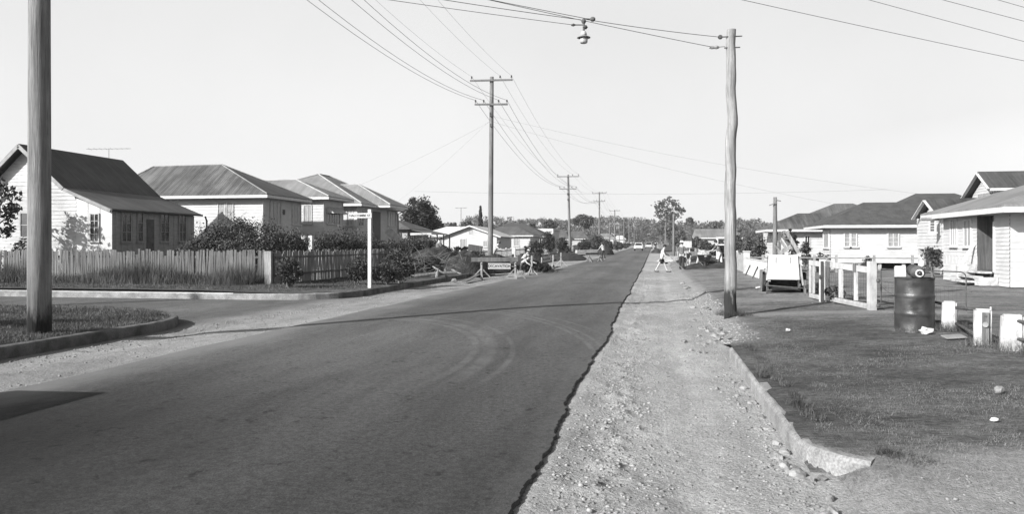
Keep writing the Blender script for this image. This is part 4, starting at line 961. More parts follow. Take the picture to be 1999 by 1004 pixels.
# ---------------------------------------------------------------- white stub posts with pipe rails
SP = []
for i, (pxl, pxr, pyt, pyb) in enumerate(((1838, 1869, 591, 648), (1900, 1936, 605, 677), (1951, 1996, 617, 688))):
    X, Y = G((pxl+pxr)/2, pyb, .27); t = Y/ray((pxl+pxr)/2)[1]; w = (pxr-pxl)*t/F; h = (pyb-pyt)*t/F; SP.append((X, Y, w, h))
labs = ('squat white concrete post nearest the drum', 'squat white concrete post faced with a dark timber strip', 'squat white concrete post at the edge, leaning slightly')
for i, (X, Y, w, h) in enumerate(SP):
    g = hgt(X, Y); H = thing('stub_post', labs[i], 'post', (X, Y, g), group='squat white posts along the yard front')
    bm = bmesh.new(); bmesh.ops.create_cube(bm, size=1)
    for v in bm.verts: v.co = Vector((v.co.x*w*.86*(1-.06*(v.co.z > 0)), v.co.y*.2, (v.co.z+.5)*(h+.12)-.12))
    bmesh.ops.bevel(bm, geom=bm.edges[:], offset=.022, segments=2, affect='EDGES'); bmesh.ops.subdivide_edges(bm, edges=bm.edges[:], cuts=2, use_grid_fill=True)
    rr = random.Random(i); a = R(-24+4*i)
    mb = MB(); bm.verts.index_update(); vs = []
    for v in bm.verts:
        q = Vector((v.co.x+rr.uniform(-.005, .005), v.co.y+rr.uniform(-.005, .005), v.co.z+rr.uniform(-.004, .004))); vs.append((X+q.x*math.cos(a)-q.y*math.sin(a)+(.03*q.z if i == 2 else 0), Y+q.x*math.sin(a)+q.y*math.cos(a), g+q.z))
    mb.add(vs, [tuple(v.index for v in f.verts) for f in bm.faces]); bm.free(); part('post', mb, M['stub'], H)
    if i == 1:
        u = Vector((math.cos(a), math.sin(a), 0)); nn = Vector((math.sin(a), -math.cos(a), 0)); c = Vector((X, Y, g))+u*w*.13+nn*.11
        part('timber_strip', MB().obox(c+Vector((0, 0, h*.42)), u*w*.16, nn*.02, (0, 0, h*.5)), M['wood'], H); part('fitting', MB().tube([c+nn*.018+Vector((0, 0, h*.6)), c+nn*.05+Vector((0, 0, h*.6))], .035, 14), M['steel'], H); part('bolt', MB().tube([c+nn*.018+Vector((0, 0, h*.83)), c+nn*.03+Vector((0, 0, h*.83))], .018, 8), M['iron'], H)
GR = 'dark pipe rails between the stub posts'
def rail(a, b, za, zb_, lab):
    A = Vector((a[0], a[1], za)); B = Vector((b[0], b[1], zb_)); solo('pipe_rail', MB().tube([A, B], .022, 8), M['iron'], lab, 'rail', tuple(A), GR, smooth=True)
g0 = hgt(SP[0][0], SP[0][1])
rail((SP[0][0]+.06, SP[0][1]-.1), (SP[1][0]-.05, SP[1][1]+.12), g0+.37, g0+.47, 'upper dark pipe rail from the first stub post to the second'); rail((SP[0][0]+.06, SP[0][1]-.1), (SP[1][0]-.05, SP[1][1]+.12), g0+.12, g0+.14, 'lower dark pipe rail from the first stub post to the second')
rail((SP[2][0]+.04, SP[2][1]-.1), (SP[2][0]+.5, SP[2][1]-.9), g0+.39, g0+.33, 'upper dark pipe rail jutting from the edge stub post'); rail((SP[2][0]+.04, SP[2][1]-.1), (SP[2][0]+.5, SP[2][1]-.9), g0+.16, g0+.12, 'lower dark pipe rail jutting from the edge stub post')
rail((SP[0][0]-.05, SP[0][1]+.12), (dx+.1, dy+.9), g0+.41, g0+.5, 'dark pipe rail running from the first stub post behind the drum'); rail((SP[0][0]-.05, SP[0][1]+.12), (dx+.1, dy+.9), g0+.12, g0+.1, 'low dark pipe rail behind the drum')
solo('thin_stake', MB().tube([(SP[1][0]+.2, SP[1][1]+.25, g0), (SP[1][0]+.2, SP[1][1]+.25, g0+.5)], .012, 6), M['cleanwhite'], 'thin white stake behind the timber faced stub post', 'stake', (SP[1][0]+.2, SP[1][1]+.25, g0))
# wire pedestrian gate
A = Vector((4.95, 18.3, 0)); B = Vector(G(1886, 612, .3)+(0,)); Wp = Wall((A.x, A.y), (B.x, B.y)); g = hgt(B.x, B.y); zt = .82
H = thing('wire_gate', 'light pipe framed wire gate with rounded corner standing open in the yard', 'gate', (B.x, B.y, g)); L = Wp.L
pts = [Wp.pt(0, g+.05), Wp.pt(0, g+zt)]+[Wp.pt(L-.12+.12*math.sin(R(q)), g+zt-.12+.12*math.cos(R(q))) for q in (0, 30, 60, 90)]+[Wp.pt(L, g+.05)]
part('frame', MB().tube(pts, .013, 6).tube([Wp.pt(0, g+.55), Wp.pt(L, g+.5)], .008, 6).tube([Wp.pt(L*.42, g+.05), Wp.pt(L*.42, g+zt)], .008, 6), M['iron'], H)
part('wire_mesh', mesh_panel(Wp, .02, L-.02, g+.08, g+.52, .09, .0018), M['wire'], H); part('latch', Wp.box(MB(), L, L+.1, g+.45, g+.48, -.01, .01).box(L+.0, L+.12, g+.18, g+.21, -.01, .01) if False else Wp.box(Wp.box(MB(), L+.013, L+.12, g+.42, g+.45, -.01, .01), L+.013, L+.12, g+.1, g+.13, -.01, .01), M['iron'], H)
# ---------------------------------------------------------------- trailer parked on the verge
tx, ty = G(1529, 574, .24); g = hgt(tx, ty)
T = thing('box_trailer', 'small two wheeled trailer with tall pale tailgate parked on the grass', 'trailer', (tx, ty, g)); K = 22.4/F
def tz(py): return EYE+(PY0-py)*K
w1 = 29*K; w0 = 26.5*K
mb = MB(); zb, zt = tz(545), tz(497.5)
mb.v += [(tx-w0, ty-.02, zt), (tx+w0, ty-.02, zt), (tx+w1, ty-.02, zb), (tx-w1, ty-.02, zb), (tx-w0, ty+.03, zt), (tx+w0, ty+.03, zt), (tx+w1, ty+.03, zb), (tx-w1, ty+.03, zb)]
mb.f += [(0, 1, 2, 3), (7, 6, 5, 4), (0, 4, 5, 1), (1, 5, 6, 2), (2, 6, 7, 3), (3, 7, 4, 0)]
tg = part('tailgate', mb, M['cleanwhite'], T); T.rotation_euler = (0, 0, -R(9))
for sx in (-.5, .5): part('strap_hinge', MB().box(tx+sx*w0-.012, tx+sx*w0+.012, ty-.03, ty-.021, zt-.24, zt-.06), M['grey'], tg)
part('tray', MB().box(tx-w1, tx-w1+.04, ty+.031, ty+1.7, zb-.3, zt-.05).box(tx+w1-.04, tx+w1, ty+.031, ty+1.7, zb-.3, zt-.05).box(tx-w1, tx+w1, ty+1.701, ty+1.75, zb-.3, zt-.05).box(tx-w1+.041, tx+w1-.041, ty+.1, ty+1.7, zb-.3, zb-.26), M['dark'], T)
part('side_flare', MB().bar((tx+w1+.02, ty+.1, tz(515)), (tx+w1+.1, ty+.1, tz(556)), .05, .1).bar((tx-w1-.02, ty+.1, tz(520)), (tx-w1-.08, ty+.1, tz(556)), .05, .1), M['offwhite'], T)
part('rear_bar', MB().bar((tx-w1-.06, ty-.05, tz(556.5)), (tx+w1+.1, ty-.05, tz(560.5)), .03, .03), M['iron'], T)
part('axle', MB().tube([(tx-.62, ty+.75, g+.3), (tx+.62, ty+.75, g+.3)], .035, 8), M['iron'], T)
part('underbody', MB().box(tx-w1+.03, tx+w1-.03, ty+.12, ty+1.6, g+.16, zb-.301), M['black'], T)
for sx in (-.56, .56):
    wl = part('wheel', MB().lathe([(.17, -.06), (.27, -.075), (.3, -.04), (.3, .04), (.27, .075), (.17, .06)], (tx+sx, ty+.75, g+.29), 24, 'x'), M['black'], T, smooth=True)
    part('rim', MB().lathe([(.03, -.05), (.16, -.03), (.165, 0), (.16, .03), (.03, .05)], (tx+sx, ty+.75, g+.29), 16, 'x'), M['grey'], wl)
part('mudguard', MB().box(tx-.66, tx-.5, ty+.4, ty+1.1, g+.62, g+.65).box(tx+.5, tx+.66, ty+.4, ty+1.1, g+.62, g+.65), M['midgrey'], T)
part('prop_stand', MB().bar((tx-.62, ty-.1, g), (tx-.6, ty-.1, g+.68), .09, .05).bar((tx-.66, ty-.12, g+.02), (tx-.46, ty-.12, g+.02), .09, .05), M['wood'], T); part('prop_stand', MB().bar((tx+.58, ty-.1, g), (tx+.58, ty-.1, g+.4), .07, .05), M['wood'], T)
part('tail_lamp', MB().tube([(tx-.75, ty-.1, tz(562)), (tx-.62, ty-.1, tz(560))], .045, 12).box(tx-w1+.02, tx-w1+.09, ty-.05, ty-.0, tz(549), tz(546)), M['steel'], T)
part('drawbar', MB().bar((tx, ty+1.75, g+.4), (tx, ty+2.7, g+.35), .06), M['iron'], T)
# timber frame standing in the trailer
S = thing('timber_trestle', 'tilted sawn timber frame standing up out of the trailer', 'timber frame', (tx, ty+.9, zb))
def q(px, py, dy): rx, ry = ray(px); t = (ty+dy)/ry; return Vector((rx*t, ty+dy, EYE+(PY0-py)*t/F))
part('stringer', MB().bar(q(1535, 452, .6), q(1559, 494, .6), .07, .1), M['palewood'], S); part('stringer', MB().bar(q(1525, 453, 1.3), q(1553, 497, 1.3), .09, .12), M['wood'], S)
part('stringer', MB().bar(q(1523, 469, 1.0), q(1534, 484, 1.0), .05, .07), M['palewood'], S)
part('brace', MB().bar(q(1519, 496, .7), q(1545, 481, .7), .06, .12), M['palewood'], S); part('brace', MB().bar(q(1531, 450, .9), q(1532, 462, .9), .07, .07), M['palewood'], S)
for i in range(4): part('rung', MB().bar(q(1535+6*i, 455+10.5*i, .62), q(1527+6.5*i, 456+10.5*i, 1.28), .05, .06), M['wood'], S)
part('post', MB().bar(q(1522, 452, 1.4), q(1522, 498, 1.4), .07, .07), M['wood'], S); part('post', MB().bar(q(1512, 478, 1.4), q(1530, 497, 1.2), .05, .06), M['wood'], S)
# ================================================================ excavation barriers
FONT = {'E': ['111', '100', '110', '100', '111'], 'X': ['101', '101', '010', '101', '101'], 'C': ['111', '100', '100', '100', '111'], 'A': ['010', '101', '111', '101', '101'], 'V': ['101', '101', '101', '101', '010'], 'T': ['111', '010', '010', '010', '010'], 'I': ['010', '010', '010', '010', '010'], 'O': ['111', '101', '101', '101', '111'], 'N': ['1001', '1101', '1011', '1001', '1001']}
def text_obj(s, size, mat, parent, loc, rot, ext=.002, sp=1.0):
    cu = bpy.data.curves.new('lettering', 'FONT'); cu.body = s; cu.size = size; cu.align_x = 'CENTER'; cu.align_y = 'CENTER'; cu.extrude = ext; cu.offset = size*.03; cu.space_character = sp
    t = bpy.data.objects.new('lettering_curve', cu); me = bpy.data.meshes.new_from_object(t); me.name = 'lettering'
    bpy.data.objects.remove(t); bpy.data.curves.remove(cu)
    o = bpy.data.objects.new('lettering', me); COL.objects.link(o); o.parent = parent; o.location = loc; o.rotation_euler = rot; me.materials.append(mat); return o
M['sandwhite'] = mk('dusty_white_paint', .2, .25, 5, .8, fine=.1)
def barrier(label, p, q, board=True, sign=None, signtilt=0, h=1.05, sgn_label=None):
    p, q = Vector(p), Vector(q); g0 = hgt(p.x, p.y); H = thing('road_barrier', label, 'barrier', (p.x, p.y, g0), group='timber excavation barriers along the trench')
    d = (q-p).normalized() if (q-p).length > .1 else Vector((1, 0)); nr = Vector((d.y, -d.x))
    for c in ((p, q) if (q-p).length > .1 else (p,)):
        g = hgt(c.x, c.y); part('post', MB().bar((c.x, c.y, g-.02), (c.x, c.y, g+h), .085, .085), M['sandwhite'], H)
        ft = MB()
        for s in (-1, 1):
            e = c+d*s*.5; ft.bar((e.x, e.y, g+.0), (c.x+d.x*s*.045, c.y+d.y*s*.045, g+.48), .05, .05)
            e = c+nr*s*.35; ft.bar((e.x, e.y, g+.0), (c.x+nr.x*s*.045, c.y+nr.y*s*.045, g+.3), .045, .045)
        ft.bar((c.x-d.x*.5, c.y-d.y*.5, g+.03), (c.x-d.x*.05, c.y-d.y*.05, g+.03), .05, .05)
        part('foot', ft, M['sandwhite'], H); part('bolt', MB().tube([(c.x+nr.x*.043, c.y+nr.y*.043, g+.72), (c.x+nr.x*.06, c.y+nr.y*.06, g+.72)], .03, 8), M['black'], H)
    if board:
        a = p-d*.5; b = q+d*.12; g1 = hgt(q.x, q.y); part('board', MB().bar((a.x+nr.x*.06, a.y+nr.y*.06, g0+h-.11), (b.x+nr.x*.06, b.y+nr.y*.06, g1+h-.11), .03, .2), M['wood'], H)
    if sign:
        c = p+(q-p)*sign[0]+nr*.06; w, hh, zc = sign[1], sign[2], sign[3]; up = Vector((0, 0, 1)); t = signtilt
        u = Vector((d.x*math.cos(t), d.y*math.cos(t), math.sin(t))); v3 = Vector((nr.x, nr.y, 0)); ww = u.cross(-v3) if False else Vector((-d.x*math.sin(t), -d.y*math.sin(t), math.cos(t)))
        g = hgt(c.x, c.y); C3 = Vector((c.x, c.y, g+zc))
        sg = part('sign_board', MB().obox(C3, u*w/2, v3*.012, ww*hh/2), M['cleanwhite'], H)
        br = MB()
        for s, tt in ((1, 1), (-1, 1)): br.obox(C3+ww*s*(hh/2-.018)+v3*.014, u*(w/2-.03), v3*.003, ww*.008)
        part('border', br, M['grey'], sg)
        loc = C3+v3*.016-Vector((p.x, p.y, g0)); rot = Matrix((u, ww, v3)).transposed().to_euler()
        text_obj('EXCAVATION', hh*.62, M['dark'], sg, loc, rot, .002, 1.02)
        part('hanger', MB().bar(C3+u*w*.5-v3*.01, C3+u*(w*.5+.25)-v3*.01+Vector((0, 0, -.02)), .03, .05), M['wood'], H)
    return H
b0 = G(940, 545.5, .0); b1 = G(1006, 545, 0)
barrier('timber barrier with hanging EXCAVATION sign, nearest along the trench', b0, b1, True, (.52, 1.08, .29, .62), -.01)
b2 = G(1038, 537, 0); b3 = G(1079, 528.5, 0); b3 = (b2[0]+.75, b2[1]+3.2)
barrier('second timber barrier, its EXCAVATION sign tilted up', b2, b3, False, (.62, 1.5, .3, .82), .04)
b4 = G(1095, 521, 0); barrier('single barrier post standing beyond the tilted sign', b4, (b4[0]+.05, b4[1]), False)
b5 = G(1150, 512, 0); b6 = G(1171, 511.5, 0); barrier('far low barrier of planks beside the road edge', b5, b6, True, h=.85)
for (pxx, pyy, s_, lab) in ((1031, 525, .34, 'pale boulder at the foot of the tilted sign barrier'), (1049, 519, .3, 'pale boulder behind the tilted sign barrier'), (1016, 531, .2, 'small pale boulder between the two barriers'), (886, 545, .14, 'small stone at the kerb by the brush pile')):
    X, Y = G(pxx, pyy, .15); solo('boulder', MB().blob((X, Y, hgt(X, Y)+s_*.55), (s_, s_*.8, s_*.65), .22, 2, pxx), M['stone'], lab, 'boulder', (X, Y, hgt(X, Y)))
for i, (p_, q_, lab) in enumerate((((906, 549), (934, 541), 'grey plank lying at the kerb before the nearest barrier'), ((965, 535), (1000, 538), 'grey plank lying under the hanging sign'), ((1060, 529), (1092, 524), 'grey plank on the ground past the tilted sign'))):
    a_ = Vector(G(*p_, .1)+(.12,)); b_ = Vector(G(*q_, .1)+(.3,)); a_.z = hgt(a_.x, a_.y)+.06; b_.z = hgt(b_.x, b_.y)+.22; solo('plank', MB().bar(a_, b_, .2, .04), M['wood'], lab, 'plank', tuple(a_))
# board face behind first barrier
solo('timber_box', MB().obox((-11.4, 48.4, 1.42), (.44, .05, -.07), (-.02, .2, 0), (.03, 0, .2)), M['darkwood'], 'dark timber shutter panel standing beside the barrier pole', 'panel', (-11.4, 48.4, .2))
# ================================================================ street name sign
sx, sy = G(722, 561, .18); g = hgt(sx, sy); t = sy/ray(722)[1]
S = thing('street_sign', 'white street name post with arm reading HALCOMBE ST on the far corner', 'street sign', (sx, sy, g))
ztop = EYE+(PY0-409)*t/F; zc = EYE+(PY0-421)*t/F
part('post', MB().box(sx-.055, sx+.055, sy-.055, sy+.055, g-.1, ztop), M['cleanwhite'], S)
arm = part('name_board', MB().box(sx-.74, sx+.09, sy-.085, sy-.056, zc-.085, zc+.085), M['cleanwhite'], S)
text_obj('HALCOMBE ST', .118, M['black'], arm, (-.33, -.0875, zc-g-.005), (R(90), 0, 0))
# ================================================================ cars
def car(name, label, loc, rz, paint, long=4.4, roofz=1.45, group=None, wagon=False):
    H = thing(name, label, 'car', loc, (0, 0, rz), group, local=True); hw = .84
    prof = [(-2.15, .45, .62), (-2.1, .38, .9), (-1.3, .32, .98), (-.75, .3, 1.0), (.9, .3, 1.0), (1.6, .32, .95), (2.1, .38, .82), (2.18, .45, .6)]
    mb = MB(); rows = []
    for (yy, zb, zt) in prof:
        e = .93 if abs(yy) > 2 else 1.0; b = len(mb.v)
        mb.v += [(-hw*e*.93, yy, zb), (-hw*e, yy, (zb+zt)/2), (-hw*e*.95, yy, zt-.04), (-hw*e*.8, yy, zt), (hw*e*.8, yy, zt), (hw*e*.95, yy, zt-.04), (hw*e, yy, (zb+zt)/2), (hw*e*.93, yy, zb)]; rows.append(b)
    for a, b in zip(rows, rows[1:]):
        for i in range(8): mb.f.append((a+i, a+(i+1) % 8, b+(i+1) % 8, b+i))
    mb.f += [tuple(rows[0]+i for i in range(8)), tuple(rows[-1]+i for i in range(8))[::-1]]
    part('body', mb, paint, H, smooth=False)
    y0, y1, y2, y3 = (-2.05, -1.9, .35, 1.0) if wagon else (-1.35, -.85, .35, 1.0)
    cb = MB(); A = [(-.7, y0, .99), (.7, y0, .99), (.7, y3, .99), (-.7, y3, .99)]; B = [(-.56, y1, roofz), (.56, y1, roofz), (.56, y2, roofz), (-.56, y2, roofz)]
    cb.v += A+B; cb.f += [(4, 5, 6, 7)]; part('roof', cb.slab([[(-.58, y1-.03, roofz+.01), (.58, y1-.03, roofz+.01), (.58, y2+.05, roofz+.01), (-.58, y2+.05, roofz+.01)]], .05) if False else MB().slab([[(-.6, y1-.03, roofz+.03), (.6, y1-.03, roofz+.03), (.6, y2+.05, roofz+.03), (-.6, y2+.05, roofz+.03)]], .06), paint, H)
    gl = MB(); gl.poly([A[2], A[3], B[3], B[2]]); part('windscreen', gl, M['glass'], H); part('rear_window', MB().poly([A[0], A[1], B[1], B[0]]), M['glass'], H)
    part('side_window', MB().poly([A[1], A[2], B[2], B[1]]), M['glass'], H); part('side_window', MB().poly([A[3], A[0], B[0], B[3]]), M['glass'], H)
    pl = MB()
    for a, b in zip(A, B): pl.bar(a, b, .06)
    part('pillar', pl, paint, H)
    for sx_ in (-1, 1):
        for yy in (-1.35, 1.35):
            w = part('wheel', MB().lathe([(.2, -.08), (.3, -.09), (.32, 0), (.3, .09), (.2, .08)], (sx_*.72, yy, .32), 18, 'x'), M['black'], H); part('hubcap', MB().lathe([(.02, -.1), (.17, -.085), (.17, .085), (.02, .1)], (sx_*.72, yy, .32), 14, 'x'), M['steel'], w)
        part('headlight', MB().lathe([(.1, -.03), (.1, .03), (.02, .05)], (sx_*.6, 2.15, .72), 12, 'y'), M['cleanwhite'], H); part('tail_light', MB().box(sx_*.66-.06, sx_*.66+.06, -2.2, -2.14, .62, .78), M['midgrey'], H)
    part('bumper', MB().tube([(-.85, 2.15, .48), (-.6, 2.28, .48), (.6, 2.28, .48), (.85, 2.15, .48)], .06, 8), M['cleanwhite'], H); part('bumper', MB().tube([(-.85, -2.12, .48), (-.6, -2.25, .48), (.6, -2.25, .48), (.85, -2.12, .48)], .06, 8), M['cleanwhite'], H)
    part('grille', MB().box(-.5, .5, 2.14, 2.19, .52, .66), M['dark'], H); part('number_plate', MB().box(-.2, .2, -2.2, -2.15, .55, .66), M['cleanwhite'], H)
    return H
M['carwhite'] = mk('pale_car_enamel', .6, .08, 2, .25, spec=.6); M['cargrey'] = mk('two_tone_car_enamel', .38, .1, 2, .25, spec=.6)
Y = 146; X = -2.95; car('parked_car', 'white sedan coming towards us far along the road', (X, Y, ramp(Y)+.07), math.pi, M['carwhite'])
Y = 184; X = -1.35; car('parked_car', 'light coloured wagon beside the farther road edge, behind the white sedan', (X, Y, ramp(Y)+.07), .0, M['cargrey'], wagon=True, roofz=1.5)
car('parked_car', 'wagon parked outside the view whose shadow falls on the near asphalt', (-8.66, 3.0, .02), math.pi, M['cargrey'], wagon=True, roofz=1.68)
# ================================================================ rubble and mounds
def mound(name, label, X, Y, rx, ry, h, mat, seed=0, rough=.35, rot=0, group=None, res=26, base=None):
    rr = random.Random(seed); s1, s2 = rr.uniform(0, 50), rr.uniform(0, 50); V = []; Fc = []; g = hgt(X, Y) if base is None else base
    for j in range(res+1):
        for i in range(res+1):
            u, v = -1+2*i/res, -1+2*j/res; d = math.hypot(u, v); prof = max(0, 1-d*d)**.8 if d < 1 else 0
            k = prof*(1+rough*2.2*float(fbm(u*2.2+s1, v*2.2+s2, 4)))
            x, y = u*rx*(1+.2*float(fbm(v*2+s1, s2))), v*ry; V.append((X+x*math.cos(rot)-y*math.sin(rot), Y+x*math.sin(rot)+y*math.cos(rot), g-.06+h*k))
    for j in range(res):
        for i in range(res): a = j*(res+1)+i; Fc.append((a, a+1, a+res+2, a+res+1))
    mb = MB(); mb.v = V; mb.f = Fc
    return solo(name, mb, mat, label, 'dirt mound', (X, Y, g), group, smooth=False)
mounds = [((846, 538), 2.2, 2.0, 1.15, 'dark heap of dug soil and torn roots in front of the hedge'), ((905, 540), 1.7, 1.9, .95, 'dark soil heap close to the nearest barrier post'), ((960, 533), 1.5, 2.2, .85, 'low dark soil heap behind the hanging sign'), ((1040, 530), 1.35, 2.4, .95, 'stony soil heap at the tilted sign'), ((1062, 532), .9, 1.2, .55, 'small dark spoil heap at the road edge beneath the tilted sign'), ((1115, 508), 2.0, 5, .55, 'low spoil bank under the second power pole'), ((1187, 498), 1.2, 3, 1.1, 'dark bushy heap beside the far plank barrier')]
for i, ((pxx, pyy), rx_, ry_, h_, lab) in enumerate(mounds):
    X, Y = G(pxx, pyy, .0); mound('dirt_mound', lab, X-.4, Y+1.2, rx_, ry_, h_*1.2, M['soil'], i+1, .4, group=None)
for i, (pxx, pyy, rx_, ry_, h_, mt, lab) in enumerate(((1312, 512, 1.4, 3, .55, 'palesoil', 'pale sand heap in front of the white hatted workman'), (1330, 491, 3.5, 18, 1.5, 'grassL', 'long grassed spoil bank along the shoulder behind the workmen'), (1285, 493, 1.3, 6, .7, 'grassL', 'low dark bank at the road edge behind the striding youth'), (1395, 529, 1.9, 2.6, .42, 'soil', 'low earth heap at the feet of the bent workman'), (1372, 515, 2.2, 3, .5, 'soil', 'trench spoil behind the wheelbarrow'))):
    X, Y = G(pxx, pyy, .05); mound('dirt_mound', lab, X, Y, rx_, ry_, h_, M[mt], i+31, .3)
# brush pile logs
bx_, by_ = G(850, 545, .05)
H = thing('brush_pile', 'heap of cut branches and split logs spilling to the kerb', 'brush pile', (bx_, by_, .1))
rr = random.Random(5)
for i, (p0, p1, z0, z1, r) in enumerate((((800, 547), (858, 538), .05, .35, .09), ((852, 548), (846, 528), .05, .55, .07), ((872, 546), (862, 528), .05, .6, .06), ((866, 541), (845, 530), .1, .6, .05), ((892, 540), (872, 532), .1, .35, .05), ((900, 541), (880, 536), .1, .3, .04), ((838, 546), (858, 533), .02, .4, .05))):
    a = Vector(G(*p0, .05)+(hgt(*G(*p0, .05))+z0-.05,)); b = a+Vector(((p1[0]-p0[0])*.034, rr.uniform(.5, 1.1), z1*.55)); m = (a+b)/2+Vector((0, 0, rr.uniform(-.05, .08)))
    part('log', MB().tube([a, m, b], [r, r*.9, r*.75], 8), M['palebark' if i % 2 else 'wood'], H)
tw = MB()
for i in range(70):
    a = Vector((bx_-.4+rr.uniform(-1.6, 1.4), by_+1+rr.uniform(-1, 1), .3+rr.uniform(0, .8))); d = Vector((rr.gauss(0, 1), rr.gauss(0, 1), rr.gauss(.5, .6))).normalized()*rr.uniform(.4, 1.0); tw.tube([a, a+d*.5+Vector((0, 0, .05)), a+d], [.014, .01, .004], 4, False)
part('twigs', tw, M['bark'], H)
# loose stones: the larger ones individually
GRK = 'loose pale stones along the broken kerb'
rr = random.Random(12)
spots_ = [(1582, 936, .05), (1560, 925, .075), (1545, 918, .05), (1530, 905, .055), (1601, 932, .055), (1516, 890, .05), (1620, 998, .06), (1577, 940, .035), (1400, 663, .10), (1412, 668, .07), (1388, 667, .08), (1395, 655, .07), (1375, 670, .07), (1365, 668, .06), (1336, 666, .055), (1404, 658, .06), (1350, 682, .05), (1377, 687, .04), (1364, 686, .04), (1355, 625, .07), (1372, 640, .08), (1362, 612, .09), (1378, 612, .07), (1350, 600, .09), (1382, 645, .06), (1365, 655, .06), (1340, 570, .10), (1333, 560, .09), (1452, 755, .05), (1470, 785, .05), (1487, 812, .045), (1440, 770, .04), (1500, 835, .05), (1515, 862, .04), (1480, 835, .035), (1455, 800, .04), (1550, 910, .04), (1533, 880, .045), (1500, 905, .03), (1620, 970, .04)]
for i, (pxx, pyy, s) in enumerate(spots_):
    X, Y = G(pxx, pyy, 0); z = -.025+s*.1+max(0, hgt(X, Y))*(X > KR)
    solo('stone', MB().blob((0, 0, 0), (s*rr.uniform(.9, 1.3), s*rr.uniform(.7, 1), s*rr.uniform(.5, .8)), .3, 2, i+40), M['stone'], 'loose pale stone lying in the rubble along the broken kerb', 'stone', (X, Y, z), GRK, rot=(0, 0, rr.uniform(0, 6)), local=True)
# pebbles as a mass
ico = bmesh.new(); bmesh.ops.create_icosphere(ico, subdivisions=1, radius=1); iv = np.array([v.co[:] for v in ico.verts]); ifc = np.array([[v.index for v in f.verts] for f in ico.faces]); ico.free()
M['clod'] = mk('earth_clods', .19, .45, 9, .95, .01, 40, fine=.2)
def pebbles(name, X, Y, S, zf, mat, lab):
    n = len(X); J = 1+rng.uniform(-.3, .3, (n, len(iv), 1)); sc = np.stack([S*rng.uniform(.8, 1.3, n), S*rng.uniform(.7, 1.1, n), S*rng.uniform(.4, .8, n)], 1)
    v = iv[None]*J*sc[:, None]; a = rng.uniform(0, 6.28, n); c, s_ = np.cos(a)[:, None], np.sin(a)[:, None]
    x = v[..., 0]*c-v[..., 1]*s_+X[:, None]; y = v[..., 0]*s_+v[..., 1]*c+Y[:, None]; z = v[..., 2]+(zf+S*.2)[:, None]
    f = ifc[None]+(np.arange(n)*len(iv))[:, None, None]
    return setting(name, (np.stack([x, y, z], -1).reshape(-1, 3), f.reshape(-1, 3)), mat, 'stuff', label=lab, cat='gravel')
n = 6500; Y = 2.6+rng.random(n)**1.8*26; u = rng.random(n)
X = np.where(u < .30, KR-.02-np.abs(rng.normal(0, .22, n)), np.where(u < .75, rng.normal(-.2, .36, n), rng.uniform(-.8, 1.0, n)))
ok = (X > -.78) & (X < KR-.02); X, Y = X[ok], Y[ok]; S = .004+.013*rng.random(len(X))**2.5+.02*(rng.random(len(X)) < .012)*(X > .6)
pebbles('gravel_stones', X, Y, S, zg(X, Y), M['stone'], 'small stones scattered over the gravel shoulder')
n = 3400; Y = 2.5+rng.random(n)**1.5*13; X = np.where(rng.random(n) < .8, rng.normal(-.38, .22, n), rng.normal(.8, .2, n)); ok = (X > -.76) & (X < KR-.04); X, Y = X[ok], Y[ok]; S = .008+.016*rng.random(len(X))**2.5; pebbles('gravel_stones.004', X, Y, S, zg(X, Y)-S*.25, M['clod'], 'rough clods and stones along the middle of the shoulder')
n = 2200; Y = 5+rng.random(n)**1.3*35; X = np.where(rng.random(n) < .5, -9.1+np.abs(rng.normal(0, .35, n)), rng.uniform(-9.2, -7.3, n)); S = .006+.018*rng.random(n)**3
pebbles('gravel_stones.001', X, Y, S, zg(X, Y), M['stone'], 'small stones along the opposite gutter')
n = 900; X = KR+.06+rng.random(n)**1.5*.55; Y = 12.4+rng.random(n)*13; S = .01+.03*rng.random(n)**3; pebbles('gravel_stones.002', X, Y, S, zr(X, Y)-S*.2, M['clod'], 'broken kerb rubble spilling from the verge')
n = 700; X = 1.5+rng.random(n)*5; Y = 3.2+rng.random(n)*2.4; S = .006+.016*rng.random(n)**4; pebbles('gravel_stones.003', X, Y, S, zr(X, Y), M['stone'], 'small stones on the worn earth crossing')
# white panel near workmen
X, Y = G(1338, 507, .1); t = Y/ray(1338)[1]; w = 9*t/F; z0 = EYE+(PY0-503)*t/F; z1 = EYE+(PY0-471)*t/F
solo('sheet_panel', MB().obox((X, Y, (z0+z1)/2), (w, 0, 0), (0, .02, 0), (-.03, 0, (z1-z0)/2)).bar((X-w*.7, Y+.05, hgt(X, Y)-.1), (X-w*.7, Y+.05, z0+.1), .05).bar((X+w*.7, Y+.05, hgt(X, Y)-.1), (X+w*.7, Y+.05, z0+.1), .05), M['cleanwhite'], 'upright white sheet panel behind the workmen', 'panel', (X, Y, z0))
X, z = aY(1409, 464, 62); solo('trellis', MB().bar((X-.35, 62, .2), (X-.35, 62, 2.25), .14).bar((X+.35, 62, .2), (X+.35, 62, 2.25), .1).bar((X-.35, 62, 2.2), (X+.4, 62, 2.2), .1).bar((X-.35, 62, 1.65), (X+.4, 62, 1.65), .1), M['cleanwhite'], 'white timber trellis among shrubs beside the crooked pole', 'trellis', (X, 62, .3))
X, z = aY(1345, 470, 75); solo('letterbox', MB().box(X-.35, X+.25, 75, 75.3, 1.35, 2.0).box(X-.1, X+.1, 75.1, 75.2, .2, 1.35).box(X-.9, X-.3, 75.05, 75.1, 1.45, 1.6), M['white'], 'white box on a post behind the white panel', 'letterbox', (X, 75, .3))
